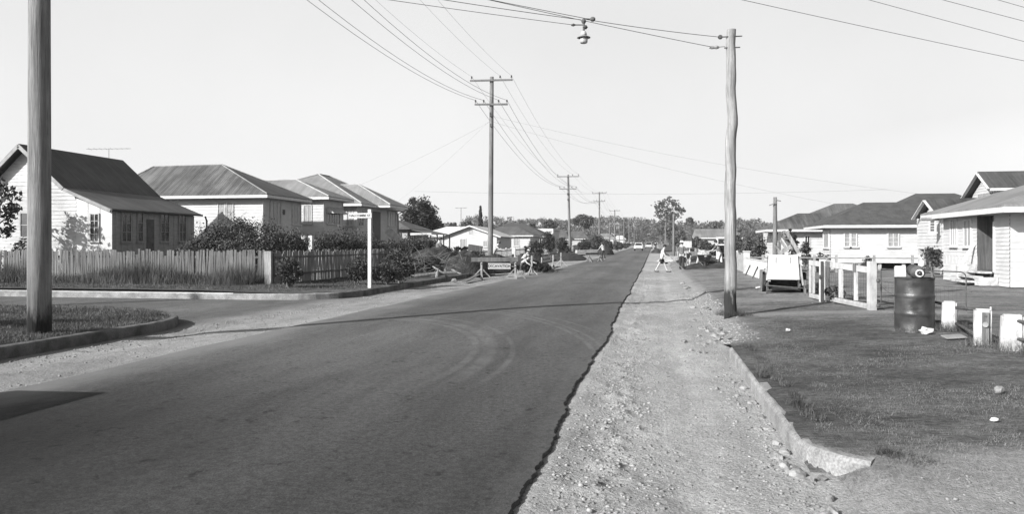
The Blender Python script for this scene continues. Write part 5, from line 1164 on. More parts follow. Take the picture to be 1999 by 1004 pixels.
# ================================================================ people
def skin_obj(name, verts, edges, rad, mat, parent, sub=2, root=0):
    me = bpy.data.meshes.new(name); me.from_pydata([tuple(v) for v in verts], edges, []); o = bpy.data.objects.new(name, me); COL.objects.link(o); o.parent = parent
    m = o.modifiers.new('Skin', 'SKIN'); m.use_smooth_shade = True
    if not me.skin_vertices: me.attributes.new('x', 'FLOAT', 'POINT')
    for i, d in enumerate(me.skin_vertices[0].data):
        d.radius = rad[i] if hasattr(rad[i], '__len__') else (rad[i], rad[i]); d.use_root = (i == root)
    s = o.modifiers.new('Subdivision', 'SUBSURF'); s.levels = sub; s.render_levels = sub
    me.materials.append(mat); ORG[o.name] = (0, 0, 0); return o
def sag(a): return Vector((0, math.sin(R(a)), -math.cos(R(a))))
def person(label, loc, rz, torso=5, head=0, legs=((10, 5), (-10, 5)), arms=((15, 20, 8), (-5, 20, 8)), top='shirt', topmat=None, legmat=None, shorts=False, hat=None, hatmat=None, sleeves='short', scale=1.0, group=None):
    """faces +Y before turning; angles in degrees; leg = (hip forward, knee bend); arm = (shoulder forward, elbow bend, spread)"""
    H = thing('person', label, 'person', loc, (0, 0, rz), group, local=True); H.scale = (scale,)*3
    td = Vector((0, math.sin(R(torso)), math.cos(R(torso)))); hd = Vector((0, math.sin(R(torso*.6+head)), math.cos(R(torso*.6+head))))
    P = Vector((0, 0, 0)); low = 0; LG = []
    for s, (a, kb) in zip((-1, 1), legs):
        hip = P+Vector((s*.095, 0, -.03)); kn = hip+sag(a)*.42; an = kn+sag(a-kb)*.41; toe = an+Vector((s*.02, .19, -.055)); heel = an+Vector((0, -.045, -.05)); LG.append((hip, kn, an, toe, heel)); low = min(low, an.z-.085)
    off = Vector((0, 0, -low)); P = P+off; LG = [[q+off for q in l] for l in LG]
    wst = P+td*.16; ch = P+td*.36; nb = P+td*.50; nk = nb+hd*.08; hc = nk+hd*.12+Vector((0, .015, 0)); hb = hc+hd*.07
    V = [P, wst, ch, nb, nk, hc, hb]; E = [(0, 1), (1, 2), (2, 3), (3, 4), (4, 5), (5, 6)]; Rr = [(.15, .115), (.14, .105), (.165, .12), (.09, .08), (.055, .055), (.078, .095), (.066, .08)]
    fw = Vector((0, math.cos(R(torso*.6+head)), -math.sin(R(torso*.6+head))))
    V.append(hc+fw*.105-hd*.0); E.append((5, 7)); Rr.append(.014)
    AR = []
    for s, (a, eb, sp) in zip((-1, 1), arms):
        sh = nb-td*.05+Vector((s*.185, 0, 0)); d1 = sag(a); d1 = Vector((s*math.sin(R(sp)), d1.y*math.cos(R(sp)), d1.z*math.cos(R(sp)))); el = sh+d1*.29
        d2 = sag(a+eb); d2 = Vector((s*math.sin(R(sp*.3)), d2.y, d2.z)).normalized(); wr = el+d2*.25; pm = wr+d2*.08; n = len(V)
        V += [sh, el, wr, pm]; E += [(3, n), (n, n+1), (n+1, n+2), (n+2, n+3)]; Rr += [.062, .046, .032, (.042, .022)]
        sd = Vector((s, 0, 0)); bend = (d2.cross(sd)*s).normalized()*.35
        for f in range(4):
            m = len(V); b0 = pm+sd*(.012*(f-1.5)*1.6)+d2*.045*(1-.08*abs(f-1.5)); V += [b0, b0+(d2+bend*(.5+.1*f)).normalized()*(.04-.004*abs(f-1.2))]; E += [(n+3, m), (m, m+1)]; Rr += [.010, .008]
        m = len(V); tb = wr+d2*.04-sd*.035; V += [tb, tb+(d2-sd*.4).normalized()*.04]; E += [(n+2, m), (m, m+1)]; Rr += [.012, .009]
        AR.append((sh, el, wr, pm))
    for (hip, kn, an, toe, heel) in LG:
        n = len(V); V += [hip, kn, an, toe]; E += [(0, n), (n, n+1), (n+1, n+2), (n+2, n+3)]; Rr += [.088, .056, .042, (.045, .03)]
    skin_obj('body', V, E, Rr, M['skin'], H)
    hm = MB().blob(hc+hd*.04-fw*.018, (.088, .1, .085), .04, 2, 3); part('hair', hm, M['hair'], H, smooth=True)
    for s in (-1, 1):
        part('eye', MB().blob(hc+hd*.012+fw*.083+Vector((s*.032, 0, 0)), .012, .0, 1, 1), M['black'], H); part('ear', MB().blob(hc+Vector((s*.085, 0, 0)), (.014, .025, .035), .05, 1, 2), M['skin'], H)
    part('mouth', MB().blob(hc-hd*.055+fw*.085, (.024, .008, .006), .0, 1, 1), M['iron'], H)
    if topmat:
        g = .014; tv = [P-td*.02, wst, ch, nb-td*.01]; te = [(0, 1), (1, 2), (2, 3)]; tr = [(.162, .127), (.155, .12), (.182, .137), (.1, .09)]
        for (sh, el, wr, pm) in AR:
            n = len(tv); tv += [sh, sh.lerp(el, .75 if sleeves == 'short' else 1)]; te += [(3, n), (n, n+1)]; tr += [.08, .066]
            if sleeves == 'long': tv.append(el.lerp(wr, .9)); te.append((n+1, n+2)); tr += [.048]
            if sleeves == 'none': tv[-1] = sh.lerp(el, .12); tr[-1] = .075
        skin_obj(top, tv, te, tr, topmat, H, 2)
    tv = [P+td*.06, P-Vector((0, 0, .02))]; te = [(0, 1)]; tr = [(.158, .125), (.165, .135)]
    for (hip, kn, an, toe, heel) in LG:
        n = len(tv)
        if shorts: tv += [hip-Vector((0, 0, .03)), hip.lerp(kn, .62)]; te += [(1, n), (n, n+1)]; tr += [.105, .098]
        else: tv += [hip-Vector((0, 0, .03)), kn, an+Vector((0, 0, .03))]; te += [(1, n), (n, n+1), (n+1, n+2)]; tr += [.105, .08, .068]
    skin_obj('shorts' if shorts else 'trousers', tv, te, tr, legmat, H, 2)
    for (hip, kn, an, toe, heel) in LG:
        part('shoe', MB().tube([heel-Vector((0, .02, 0)), heel+Vector((0, .06, .01)), toe+Vector((0, -.03, 0)), toe+Vector((0, .05, -.005))], [.042, .052, .048, .026], 10), M['dark'], H, smooth=True)
    if hat:
        br = .16 if hat == 'brim' else .12; top_ = hc+hd*.095
        rotm = hd.to_track_quat('Z', 'Y').to_matrix(); hb_ = MB().lathe([(.1, 0), (br, -.012), (br, -.004), (.105, .012), (.1, .06), (.075, .1), (.02, .11)], (0, 0, 0), 20)
        hb_.v = [tuple(top_-hd*.015+rotm @ Vector(v)) for v in hb_.v]; part('hat', hb_, hatmat, H, smooth=True)
    return H, [pm for *_, pm in AR]
def clothing(n, c): return mk(n, c, .2, 5, .9, .01, 14)
C_w = clothing('white_cotton', .55); C_l = clothing('pale_cotton', .3); C_g = clothing('grey_cotton', .1); C_d = clothing('dark_cotton', .025); C_m = clothing('mid_cotton', .08)
def at(pxx, pyy, z=0.0): X, Y = G(pxx, pyy, z); return X, Y, hgt(X, Y)
def shovel(label, a, b):
    a, b = Vector(a), Vector(b); d = (b-a).normalized(); mb = MB().tube([a, b], .018, 8); x = d.cross(Vector((0, 0, 1))).normalized(); n = x.cross(d)
    S = thing('shovel', label, 'shovel', tuple(b)); part('handle', mb, M['palewood'], S); part('blade', MB().obox(b+d*.13, x*.11, n*.012, d*.15), M['iron'], S)
def hands(res):
    H, hs = res; mw = Matrix.LocRotScale(H.location, H.rotation_euler, H.scale); return [mw @ h for h in hs]
XR = -math.pi/2     # turned to face +X (to the right)
h = hands(person('youth in white singlet and dark cap striding across the gravel with a shovel', (.42, 47.4, -.01), XR-.1, 12, 8, ((26, 4), (-24, 6)), ((38, 28, 6), (24, 30, 6)), 'singlet', C_w, C_d, True, 'cap', C_d, 'none', .97)); 
# pale shorts over legs as in the photo
shovel('shovel held low by the striding youth', h[0]+Vector((-.25, 0, .18)), (1.75, 47.35, .12))
person('workman in white hat, grey shirt and dark trousers with his back to the road', (1.62, 47.8, .02), -.25, 3, 0, ((4, 3), (-5, 2)), ((6, 18, 10), (4, 14, 9)), 'shirt', C_g, C_d, False, 'brim', C_w, 'short', 1.03)
X, Y, z = at(1345, 524, .15); h = hands(person('workman in black shirt, pale shorts and hat, digging bent in the trench', (X, 50.2, -.12), math.pi-.4, 26, -6, ((22, 30), (-2, 12)), ((35, 30, 16), (42, 25, 14)), 'shirt', C_d, C_l, True, 'brim', C_m, 'short', .9)); shovel('shovel in the hands of the black shirted workman', h[1]+Vector((0, 0, .3)), h[1]+Vector((.25, -.35, -.5)))
X, Y, z = at(1367, 526, .15); person('workman in pale shirt doubled over the wheelbarrow', (X-.0, 49.8, z-.12), XR+.25, 78, 6, ((10, 8), (-14, 4)), ((62, 20, 10), (50, 25, 10)), 'shirt', C_w, C_l, False, None, None, 'short', 1.0)
X, Y, z = at(1399, 524, .15); person('workman in dark checked shirt and white trousers standing at the wheelbarrow', (X, 47.9, z-.05), .9, 24, 4, ((14, 12), (-4, 6)), ((40, 30, 10), (46, 24, 10)), 'shirt', C_m, C_w, False, 'cap', C_d, 'short', .98)
# workmen along the trench
X, Y, z = at(858, 531, .15); h = hands(person('workman in felt hat and grey shirt seen above the dark soil heap', (X, Y-.5, z+.1), -.7, 14, 4, ((12, 10), (-6, 6)), ((35, 40, 12), (20, 45, 12)), 'shirt', C_g, C_d, False, 'brim', C_m, 'short', 1.0)); shovel('shovel handle beside the felt hatted workman', h[1]+Vector((.1, -.1, .25)), h[1]+Vector((-.3, .2, -.6)))
X, Y, z = at(971, 522, .15); person('workman in hat bending just behind the barrier power pole', (X+.05, 48.6, z+.05), XR, 30, 4, ((16, 14), (-8, 8)), ((45, 25, 10), (55, 20, 10)), 'shirt', C_l, C_m, False, 'brim', C_m, 'short', .98)
X, Y, z = at(1022, 528, .1); person('workman in white shirt leaning down by the stony heap', (X, 45.5, z-.25), XR-.6, 66, 0, ((16, 16), (-10, 6)), ((60, 15, 12), (48, 20, 12)), 'shirt', C_l, C_m, False, None, None, 'short', .9)
X, Y, z = at(1040, 523, .1); person('workman in white shirt bending behind the tilted sign barrier', (X+.1, 46.2, z-.1), XR+.9, 52, 0, ((16, 16), (-8, 6)), ((55, 20, 12), (48, 25, 12)), 'shirt', C_l, C_d, False, 'cap', C_w, 'short', .92)
X, Y, z = at(1178, 506, .1); person('distant workman in pale shirt among the far barriers', (X, Y, z), .6, 26, 0, ((12, 12), (-6, 6)), ((40, 20, 12), (30, 25, 12)), 'shirt', C_l, C_d, False, 'brim', C_m)
X, Y, z = at(1279, 488, .0); person('tiny distant figure standing at the road edge near the cars', (.1, 130, ramp(130)), .2, 3, 0, ((4, 3), (-4, 2)), ((6, 10, 8), (4, 12, 8)), 'shirt', C_d, C_d)
# wheelbarrow
X, Y, z = at(1374, 527, .13); z = hgt(X, 47.2); Wb = thing('wheelbarrow', 'dark steel wheelbarrow heaped with pale sand, wheel towards the road', 'wheelbarrow', (X, 47.2, z))
tr = MB(); y = 47.2
A = [(X-.28, y+.0, z+.42), (X+.28, y, z+.42), (X+.28, y+.6, z+.42), (X-.28, y+.6, z+.42)]; B = [(X-.42, y-.25, z+.82), (X+.42, y-.25, z+.82), (X+.42, y+.8, z+.82), (X-.42, y+.8, z+.82)]
for i in range(4): j = (i+1) % 4; tr.poly([A[i], A[j], B[j], B[i]])
tr.poly(A); part('tray', tr, M['black'], Wb); part('rim', MB().tube(B+[B[0]], .02, 6), M['iron'], Wb); part('sand', MB().blob((X, y+.28, z+.8), (.4, .5, .3), .12, 3, 4), M['palesoil'], Wb)
part('wheel', MB().lathe([(.14, -.05), (.2, -.06), (.22, 0), (.2, .06), (.14, .05)], (X, y-.2, z+.2), 18, 'x'), M['black'], Wb)
for s in (-1, 1): part('handle', MB().tube([(X+s*.1, y-.25, z+.2), (X+s*.28, y+.6, z+.42), (X+s*.3, y+1.35, z+.68)], .022, 8), M['wood'], Wb); part('leg', MB().bar((X+s*.27, y+.6, z), (X+s*.27, y+.55, z+.42), .04), M['iron'], Wb)
# ================================================================ plants
M['lf_dark'] = mat_leaf('dark_foliage', .035); M['lf_mid'] = mat_leaf('mid_foliage', .055); M['lf_pale'] = mat_leaf('pale_foliage', .09); M['lf_far'] = mat_leaf('distant_foliage', .06, .35)
M['lf_black'] = mat_leaf('withered_foliage', .016); M['lf_gum'] = mat_leaf('gum_leaves', .05, .4)
M['blade'] = mat_leaf('dry_grass_blades', .11, .45); M['weed'] = mat_leaf('weedy_grass_blades', .055, .5)
def leaves(centers, radii, per, size, flat=1.0, asp=.55, sizevar=.5):
    """leaf clumps: centers (k,3), radii (k,) -> quads"""
    k = len(centers); c = np.repeat(np.asarray(centers), per, 0); r = np.repeat(np.asarray(radii), per)[:, None]
    n = len(c); d = rng.normal(size=(n, 3)); d /= np.linalg.norm(d, axis=1, keepdims=True); p = c+d*r*(rng.random((n, 1))**.5)*np.array([1, 1, flat])
    a = rng.normal(size=(n, 3)); a /= np.linalg.norm(a, axis=1, keepdims=True); b = rng.normal(size=(n, 3)); b -= a*(a*b).sum(1, keepdims=True); b /= np.linalg.norm(b, axis=1, keepdims=True)
    s = size*(1-sizevar+2*sizevar*rng.random((n, 1))); u = a*s; w = b*s*asp
    v = np.stack([p-u, p+w, p+u, p-w], 1).reshape(-1, 3); return v, np.arange(4*n).reshape(-1, 4)
def clumps(c, rad, k, rc, shell=.75, floor=None):
    d = rng.normal(size=(k, 3)); d /= np.linalg.norm(d, axis=1, keepdims=True); q = (shell+(1-shell)*rng.random((k, 1)))*np.where(rng.random((k, 1)) < .7, 1, rng.random((k, 1))**.5)
    p = np.asarray(c)+d*q*(np.asarray(rad)-rc*.6)
    if floor is not None: p[:, 2] = np.maximum(p[:, 2], floor+rc*.3)
    return p, rc*(.6+.8*rng.random(k))
def trunk(base, top, r, limbs, ends, rr):
    mb = MB(); b, t = Vector(base), Vector(top); m = b.lerp(t, .5)+Vector((rr.uniform(-.04, .04), rr.uniform(-.04, .04), 0))*(t-b).length
    mb.tube([b-Vector((0, 0, .1)), b.lerp(m, .1), m, t], [r*1.35, r, r*.8, r*.5], 8)
    for e in ends:
        e = Vector(e); s = b.lerp(t, rr.uniform(.45, .95)); mb.tube([s, s.lerp(e, .5)+Vector((0, 0, .08*(e-s).length)), e], [r*.42, r*.28, r*.08], 6)
    return mb
def tree(name, label, X, Y, h, cr, cb, per=60, k=40, leaf=.1, mat='lf_dark', bark='bark', rc=None, tr=.15, seed=0, group=None, cat='tree', squash=1.0, shell=.7, base=None):
    rr = random.Random(seed); g = hgt(X, Y) if base is None else base; H = thing(name, label, cat, (X, Y, g), group=group)
    rx, ry, rz = cr if hasattr(cr, '__len__') else (cr, cr, (h-cb)/2); c = (X, Y, g+cb+rz); rc = rc or min(rx, rz)*.42
    p, rads = clumps(c, (rx, ry, rz), k, rc, shell, g+cb*.9)
    idx = rng.choice(len(p), min(14, len(p)), replace=False)
    part('trunk', trunk((X, Y, g), (X, Y, g+cb+rz*.9), tr, 0, p[idx], rr), M[bark], H)
    part('crown', leaves(p, rads, per, leaf, .8), M[mat], H); return H
def shrub(label, X, Y, h, r, k=26, per=70, leaf=.06, mat='lf_dark', seed=0, group=None, name='shrub', ry=None):
    g = hgt(X, Y); H = thing(name, label, 'shrub', (X, Y, g), group=group); rr = random.Random(seed)
    p, rads = clumps((X, Y, g+h*.52), (r, ry or r, h*.5), k, min(r, h*.5)*.42, .6, g+.1)
    st = MB()
    for i in range(6):
        e = p[rng.integers(len(p))]; st.tube([(X+rr.uniform(-.1, .1), Y+rr.uniform(-.1, .1), g-.05), Vector((X, Y, g)).lerp(Vector(e), .5)+Vector((0, 0, .1)), tuple(e)], [.03, .02, .006], 5)
    part('stems', st, M['bark'], H); part('foliage', leaves(p, rads, per, leaf, .9), M[mat], H); return H
# garden tree beyond the frame whose leaves reach in beside the tall pole
tree('garden_tree', 'spreading garden tree by the old cottage, leafy twigs reaching past the frame', -27.6, 27.3, 4.6, (1.75, 1.6, 1.6), 1.3, 55, 30, .09, 'lf_dark', seed=3, rc=.5, shell=.8)
shrub('leafy bush against the fence before the old cottage', -25.0, 26.6, 1.9, .8, 16, 45, .07, 'lf_mid', 5)
shrub('sparse tall bush in front of the cottage side window', -26.3, 26.4, 2.3, .6, 10, 40, .08, 'lf_dark', 6)
# shrubs behind the paling fences
sh = [(392, 31, 1.75, 1.2), (430, 31.5, 2.55, 1.35), (468, 31, 2.75, 1.5), (510, 30.5, 2.5, 1.3), (548, 30.5, 2.25, 1.2), (578, 31, 1.85, 1.0)]
for i, (pxx, Y, h, r) in enumerate(sh):
    X, _ = aY(pxx, 480, Y); shrub('dark leafy shrub %s behind the paling fence' % ('low outermost, beside the skillion', 'rounded', 'tallest, peaking under the paired windows', 'broad, right of the tallest', 'lower, near the fence corner', 'small last')[i].replace('right of', 'next to'), X, Y, h, r, 46, 190, .042, 'lf_dark', i, 'dark shrubs behind the paling fence')
sh = [(632, 35.5, 2.15, 1.1), (668, 36, 2.3, 1.3), (706, 36.5, 2.0, 1.0), (742, 37.5, 1.75, .9)]
for i, (pxx, Y, h, r) in enumerate(sh):
    X, _ = aY(pxx, 480, Y); shrub('dark shrub %s above the shaded paling fence' % ('beside the white gate posts', 'broadest', 'beside the street sign post', 'small, past the street sign')[i], X, Y, h, r, 40, 170, .042, 'lf_dark', i+20, 'dark shrubs behind the paling fence')
for i, (pxx, pyb, h, r) in enumerate(((552, 563, 1.1, .5), (690, 556, 1.1, .45), (745, 555, .95, .6), (770, 552, 1.3, .8))):
    X, Y = G(pxx, pyb, .2); shrub('dark overgrown bush %s outside the shaded paling fence' % ('at the pale corner post', 'creeping over the palings', 'in the shadow past the street sign', 'at the end')[i], max(X, -13.2), Y+.4, h, r, 26, 120, .04, 'lf_dark', i+50, 'bushes outside the shaded fence')
sh = [(778, 41, 1.9, 1.1), (802, 42, 2.0, 1.2), (826, 43, 2.1, 1.2), (842, 46, 1.8, 1.0), (880, 44, 1.35, 1.3), (915, 46, 1.2, 1.2)]
for i, (pxx, Y, h, r) in enumerate(sh):
    X, _ = aY(pxx, 500, Y); shrub('straggling hedge bush %s behind the soil heaps' % ('nearest the fence end', 'second', 'in front of the veranda posts', 'thin, beside the felt hatted workman', 'low, below the picket fence', 'low, last before the barrier')[i], X, Y, h, r, 30, 150, .045, 'lf_mid' if i == 1 else 'lf_dark', i+70, 'hedge bushes behind the soil heaps')
# brush on top of heaps
for i, (pxx, pyy, h, r) in enumerate(((838, 532, .95, 1.3), (872, 532, .8, 1.1), (820, 534, .8, 1.0), (925, 533, .55, .9), (1030, 526, .8, .8), (1052, 528, .55, .6))):
    X, Y = G(pxx, pyy, .2); shrub('cut brushwood lying over the trench soil', X, Y+1.0, h, r, 26, 120, .045, 'lf_black', i+90, 'cut brush on the soil heaps', 'brushwood')
# shrubs by white house etc
for i, (pxx, pyt, pyb, Y, w, mt, lab) in enumerate(((843, 470, 500, 60, 26, 'lf_mid', 'thin bush beside the veranda house'), (895, 482, 497, 76, 22, 'lf_mid', 'low pale bush before the white gabled house'), (912, 480, 497, 76, 24, 'lf_pale', 'low round bush before the white gabled house, nearer the pole'), (1045, 470, 492, 84, 46, 'lf_dark', 'dark broad shrub in front of the dark tiled house'), (1072, 452, 490, 88, 34, 'lf_dark', 'dark tall shrub before the flat topped white building'), (1100, 462, 494, 86, 30, 'lf_dark', 'dark shrub just before the second power pole'), (1026, 480, 494, 80, 18, 'lf_dark', 'small dark shrub before the grey hip roof'),
        (1140, 466, 490, 120, 30, 'lf_dark', 'dark bush past the second power pole'), (1166, 458, 492, 130, 34, 'lf_dark', 'tall dark bush at the third power pole'), (1186, 468, 491, 125, 28, 'lf_dark', 'round dark bush beyond the far barriers'), (1206, 470, 488, 150, 24, 'lf_mid', 'small bush near the far road bend'), (1222, 474, 486, 190, 18, 'lf_dark', 'small far bush beside the distant sedan'), (1150, 464, 490, 150, 26, 'lf_pale', 'paler bush between far power poles'))):
    X, z1 = aY(pxx, pyt, Y); t = Y/ray(pxx)[1]; r = w/2*t/F; shrub(lab, X, Y, z1-hgt(X, Y), r, 34, 110, (.03+.0006*t), mt, i+120)
tree('dense_tree', 'dense dark rounded tree standing behind the veranda house', aY(816, 0, 88)[0], 88, 7.1, (2.3, 2.3, 2.9), 1.6, 130, 60, .13, 'lf_dark', seed=7, rc=.8)
tree('dense_tree', 'smaller dark tree joined to the dense tree behind the veranda house', aY(838, 0, 90)[0], 90, 5.4, (1.7, 1.7, 2.2), 1.0, 110, 40, .13, 'lf_dark', seed=8, rc=.7)
X, z = aY(938, 402, 120); H = thing('cypress', 'slim pointed cypress rising behind the white gabled house', 'tree', (X, 120, hgt(X, 120))); hh = z-hgt(X, 120); g = hgt(X, 120)
kk = 110; tt = np.linspace(0, 1, kk); pc = np.stack([X+rng.normal(0, .12, kk)*(1.1-tt), 120+rng.normal(0, .12, kk)*(1.1-tt), g+.4+tt*(hh-.5)], 1); part('trunk', MB().tube([(X, 120, g), (X, 120, z-.4)], [.15, .03], 6), M['bark'], H); part('crown', leaves(pc, .1+.5*(1-tt)**.75, 90, .1), M['lf_dark'], H)
def px_tree(name, label, pxx, pyt, pyb, Y, w, mat='lf_far', k=40, per=60, leafk=.0016, bark='bark', trunkr=.2, seed=0, shell=.7, rcf=None):
    X, z1 = aY(pxx, pyt, Y); _, z0 = aY(pxx, pyb, Y); t = Y/ray(pxx)[1]; r = w/2*t/F; g = hgt(X, Y); h = z1-g; cb = max(.3, z0-g)
    return tree(name, label, X, Y, h, (r, r*.8, (h-cb)/2), cb, per, k, leafk*t, mat, bark, rc=rcf*r if rcf else None, tr=trunkr, seed=seed, shell=shell)
px_tree('roadside_tree', 'round topped dark tree standing above the roofs past the second power pole', 1139, 417, 446, 210, 42, 'lf_far', 40, 90)
px_tree('roadside_tree', 'loose topped tree behind the flat topped white building', 1074, 425, 452, 180, 30, 'lf_far', 30, 60)
px_tree('roadside_tree', 'small pointed dark tree over the dark tiled roof', 1039, 435, 452, 160, 14, 'lf_far', 18, 60)
px_tree('roadside_tree', 'low broad dark tree behind the white gabled roof', 912, 431, 450, 130, 26, 'lf_far', 30, 70)
px_tree('roadside_tree', 'low trees over the pale roof of the gabled house', 858, 432, 452, 150, 20, 'lf_far', 18, 60)
px_tree('roadside_tree', 'small round tree beyond the gabled white house', 886, 434, 452, 150, 22, 'lf_far', 18, 60)
px_tree('roadside_tree', 'dark tree beside the faint far poles', 1221, 446, 470, 330, 22, 'lf_far', 24, 60)
px_tree('roadside_tree', 'dark bushy tree beside the cypress', 953, 437, 452, 140, 20, 'lf_far', 18, 60)
# tall gum by the road end: separate leafy masses on bare limbs
X, z1 = aY(1308, 388, 265); Y = 265; t = Y/ray(1308)[1]; g = hgt(X, Y); H = thing('gum_tree', 'tall open crowned gum tree above the workmen', 'tree', (X, Y, g))
cl = [(1304, 392, 9), (1314, 394, 8), (1290, 397, 8), (1283, 404, 7), (1297, 402, 8), (1318, 400, 8), (1285, 416, 6), (1296, 417, 8), (1305, 410, 6), (1322, 408, 7), (1331, 410, 6), (1325, 420, 6), (1311, 418, 6), (1288, 424, 5), (1300, 424, 8), (1310, 424, 8), (1334, 411, 4), (1316, 428, 6), (1292, 410, 6)]
pc = []; pr = []
for (a, b, r) in cl:
    xx, zz = aY(a, b, Y); 
    for q in range(30): pc.append((xx+rng.normal(0, r*.6)*t/F, Y+rng.normal(0, 1.6), zz+rng.normal(0, r*.4)*t/F)); pr.append(r*.26*t/F*rng.uniform(.5, 1.3))
zt = EYE+(PY0-404)*t/F; tk = MB().tube([(X-.4, Y, g), (X-.1, Y, g+4), (X+.2, Y, zt-2.5), (X+.3, Y, zt)], [.5, .42, .3, .15], 8)
for (a, b, r) in cl[::1]:
    xx, zz = aY(a, b, Y); s = Vector((X, Y, min(zz-.8, zt-1.0-abs(xx-X)*.5))); tk.tube([s, Vector((xx, Y, zz)).lerp(s, .45)+Vector((0, 0, .2)), (xx, Y, zz)], [.14, .09, .03], 5)
part('trunk', tk, M['palebark'], H); part('crown', leaves(np.array(pc), np.array(pr), 46, .13, .7), M['lf_gum'], H)
for (a, b, c_, w, d_, lab) in ((1302, 425, 470, 44, 262, 'dense dark tree at the foot of the tall gum'), (1325, 446, 476, 26, 200, 'dark spreading tree beside the slim bare pole'), (1322, 462, 484, 30, 120, 'dark shrubby tree behind the white hatted workman'), (1347, 423, 446, 20, 300, 'small loose topped gum tree right of the tall gum'.replace('right of', 'beside')), (1360, 462, 486, 34, 95, 'dark bush before the long pale roof'), (1374, 468, 490, 26, 90, 'dark round bush nearest the long pale roof'), (1395, 430, 450, 30, 300, 'flat topped tree line above the long pale roof')):
    px_tree('roadside_tree', lab, a, b, c_, d_, w, 'lf_far', 34, 80, .0013, seed=a, shell=.65)
for i, (a, b, c_, w, d_, mt, lab) in enumerate(((1442, 443, 480, 26, 85, 'lf_far', 'dark tree seen just past the crooked pole'), (1462, 462, 505, 30, 52, 'lf_mid', 'leafy garden bush behind the low white wall'), (1482, 460, 503, 34, 50, 'lf_mid', 'broad leafy garden bush behind the trailer'), (1500, 452, 500, 24, 60, 'lf_dark', 'tall dark bush beside the grey pole'), (1547, 442, 500, 22, 42, 'lf_black', 'narrow dark conifer before the double hip roofed house'), (1572, 470, 503, 26, 46, 'lf_mid', 'dark leafy bush at the house wall behind the gate'), (1408, 468, 500, 26, 64, 'lf_dark', 'dark shrub around the white timber frame'), (1390, 470, 505, 22, 70, 'lf_dark', 'dark shrub behind the checked shirt workman'))):
    X, z1 = aY(a, b, d_); t = d_/ray(a)[1]; shrub(lab, X, d_, z1-hgt(X, d_), w/2*t/F, 26, 80, (.03+.0006*t), mt, i+200)
for (a, Y, h, r, lab) in ((1600, 40.2, 1.1, .7, 'pale leafed bush at the corner of the long white house'), (1590, 40, .8, .5, 'small pale bush beside the rail fence end'), (1690, 40.5, .8, .35, 'thin bush before the lattice of the long house'), (1822, 34.5, 1.35, .6, 'flowering bush at the foot of the outside stair'), (1592, 21.5, .4, .3, 'grass tuft behind the short gate leaf'), (1635, 19.2, .45, .3, 'grass tuft behind the long gate leaf')):
    X, _ = aY(a, 500, Y); shrub(lab, X, Y, h, r, 14, 45, .06, 'lf_mid', int(a))
# --- far wooded rise, reads as one mass
kk = 1500; Xc = rng.uniform(-330, 330, kk); Yc = rng.uniform(430, 560, kk); gz = rampv(Yc)+np.clip((Yc-430)*.02, 0, 3)
top = 9.5+13*fbm(Xc*.035, Yc*.01)+7*np.clip(fbm(Xc*.11, Yc*0+4), 0, 1)+2.5*rng.random(kk)
pc = []; pr = []
for q in range(3): pc.append(np.stack([Xc+rng.normal(0, 3, kk), Yc, gz+top*(.2+.4*q)-.5], 1)); pr.append(np.full(kk, 3.6-.6*q))
setting('treeline', leaves(np.concatenate(pc), np.concatenate(pr), 42, .6, .8), M['lf_far'], 'stuff', label='distant wooded rise closing the view', cat='woodland')
kk = 460; Xc = np.concatenate([rng.uniform(-160, -20, 230), rng.uniform(8, 150, 230)]); Yc = rng.uniform(230, 400, kk); gz = rampv(Yc)
pc = np.stack([Xc, Yc, gz+2.2+4*rng.random(kk)], 1); setting('scrub', leaves(pc, np.full(kk, 3.2), 150, .33, .8), M['lf_far'], 'stuff', label='mass of scrub and garden trees in the middle distance', cat='woodland')
# --- grass blades
def blades(n, X, Y, Z, h, w, lean=.6):
    a = rng.uniform(0, 6.28, n); hh = h*(.4+.9*rng.random(n)); dx, dy = np.cos(a), np.sin(a); l = lean*hh*rng.random(n); b = rng.uniform(0, 6.28, n)
    p0 = np.stack([X-dx*w, Y-dy*w, Z-.01], 1); p1 = np.stack([X+dx*w, Y+dy*w, Z-.01], 1); p2 = np.stack([X+l*np.cos(b), Y+l*np.sin(b), Z+hh], 1)
    return np.stack([p0, p1, p2], 1).reshape(-1, 3), np.arange(3*n).reshape(-1, 3)
n = 120000; Y = 5.3+rng.random(n)**1.9*22; X = KR+.12+rng.random(n)*(.35*Y+1.5)
cov = fbm(X*1.1, Y*.9)+.5*fbm(X*4, Y*4); keep = (cov > -.08) & (rng.random(n) < np.clip((Y-5.2)/1.1+.05, 0, 1)) & ~((Y > 12.2) & (X < KR+.55+.5*fbm(Y*1.3, X*0+3))) & ~((np.abs(Y-16.8+1.2*fbm(X*.8, Y*.8)) < .45) & (X > 1.9))
X, Y = X[keep], Y[keep]; v = blades(len(X), X, Y, zr(X, Y), .021, .002, 2.0); setting('grass', v, M['blade'], 'stuff', label='short dry grass of the mown verge', cat='grass')
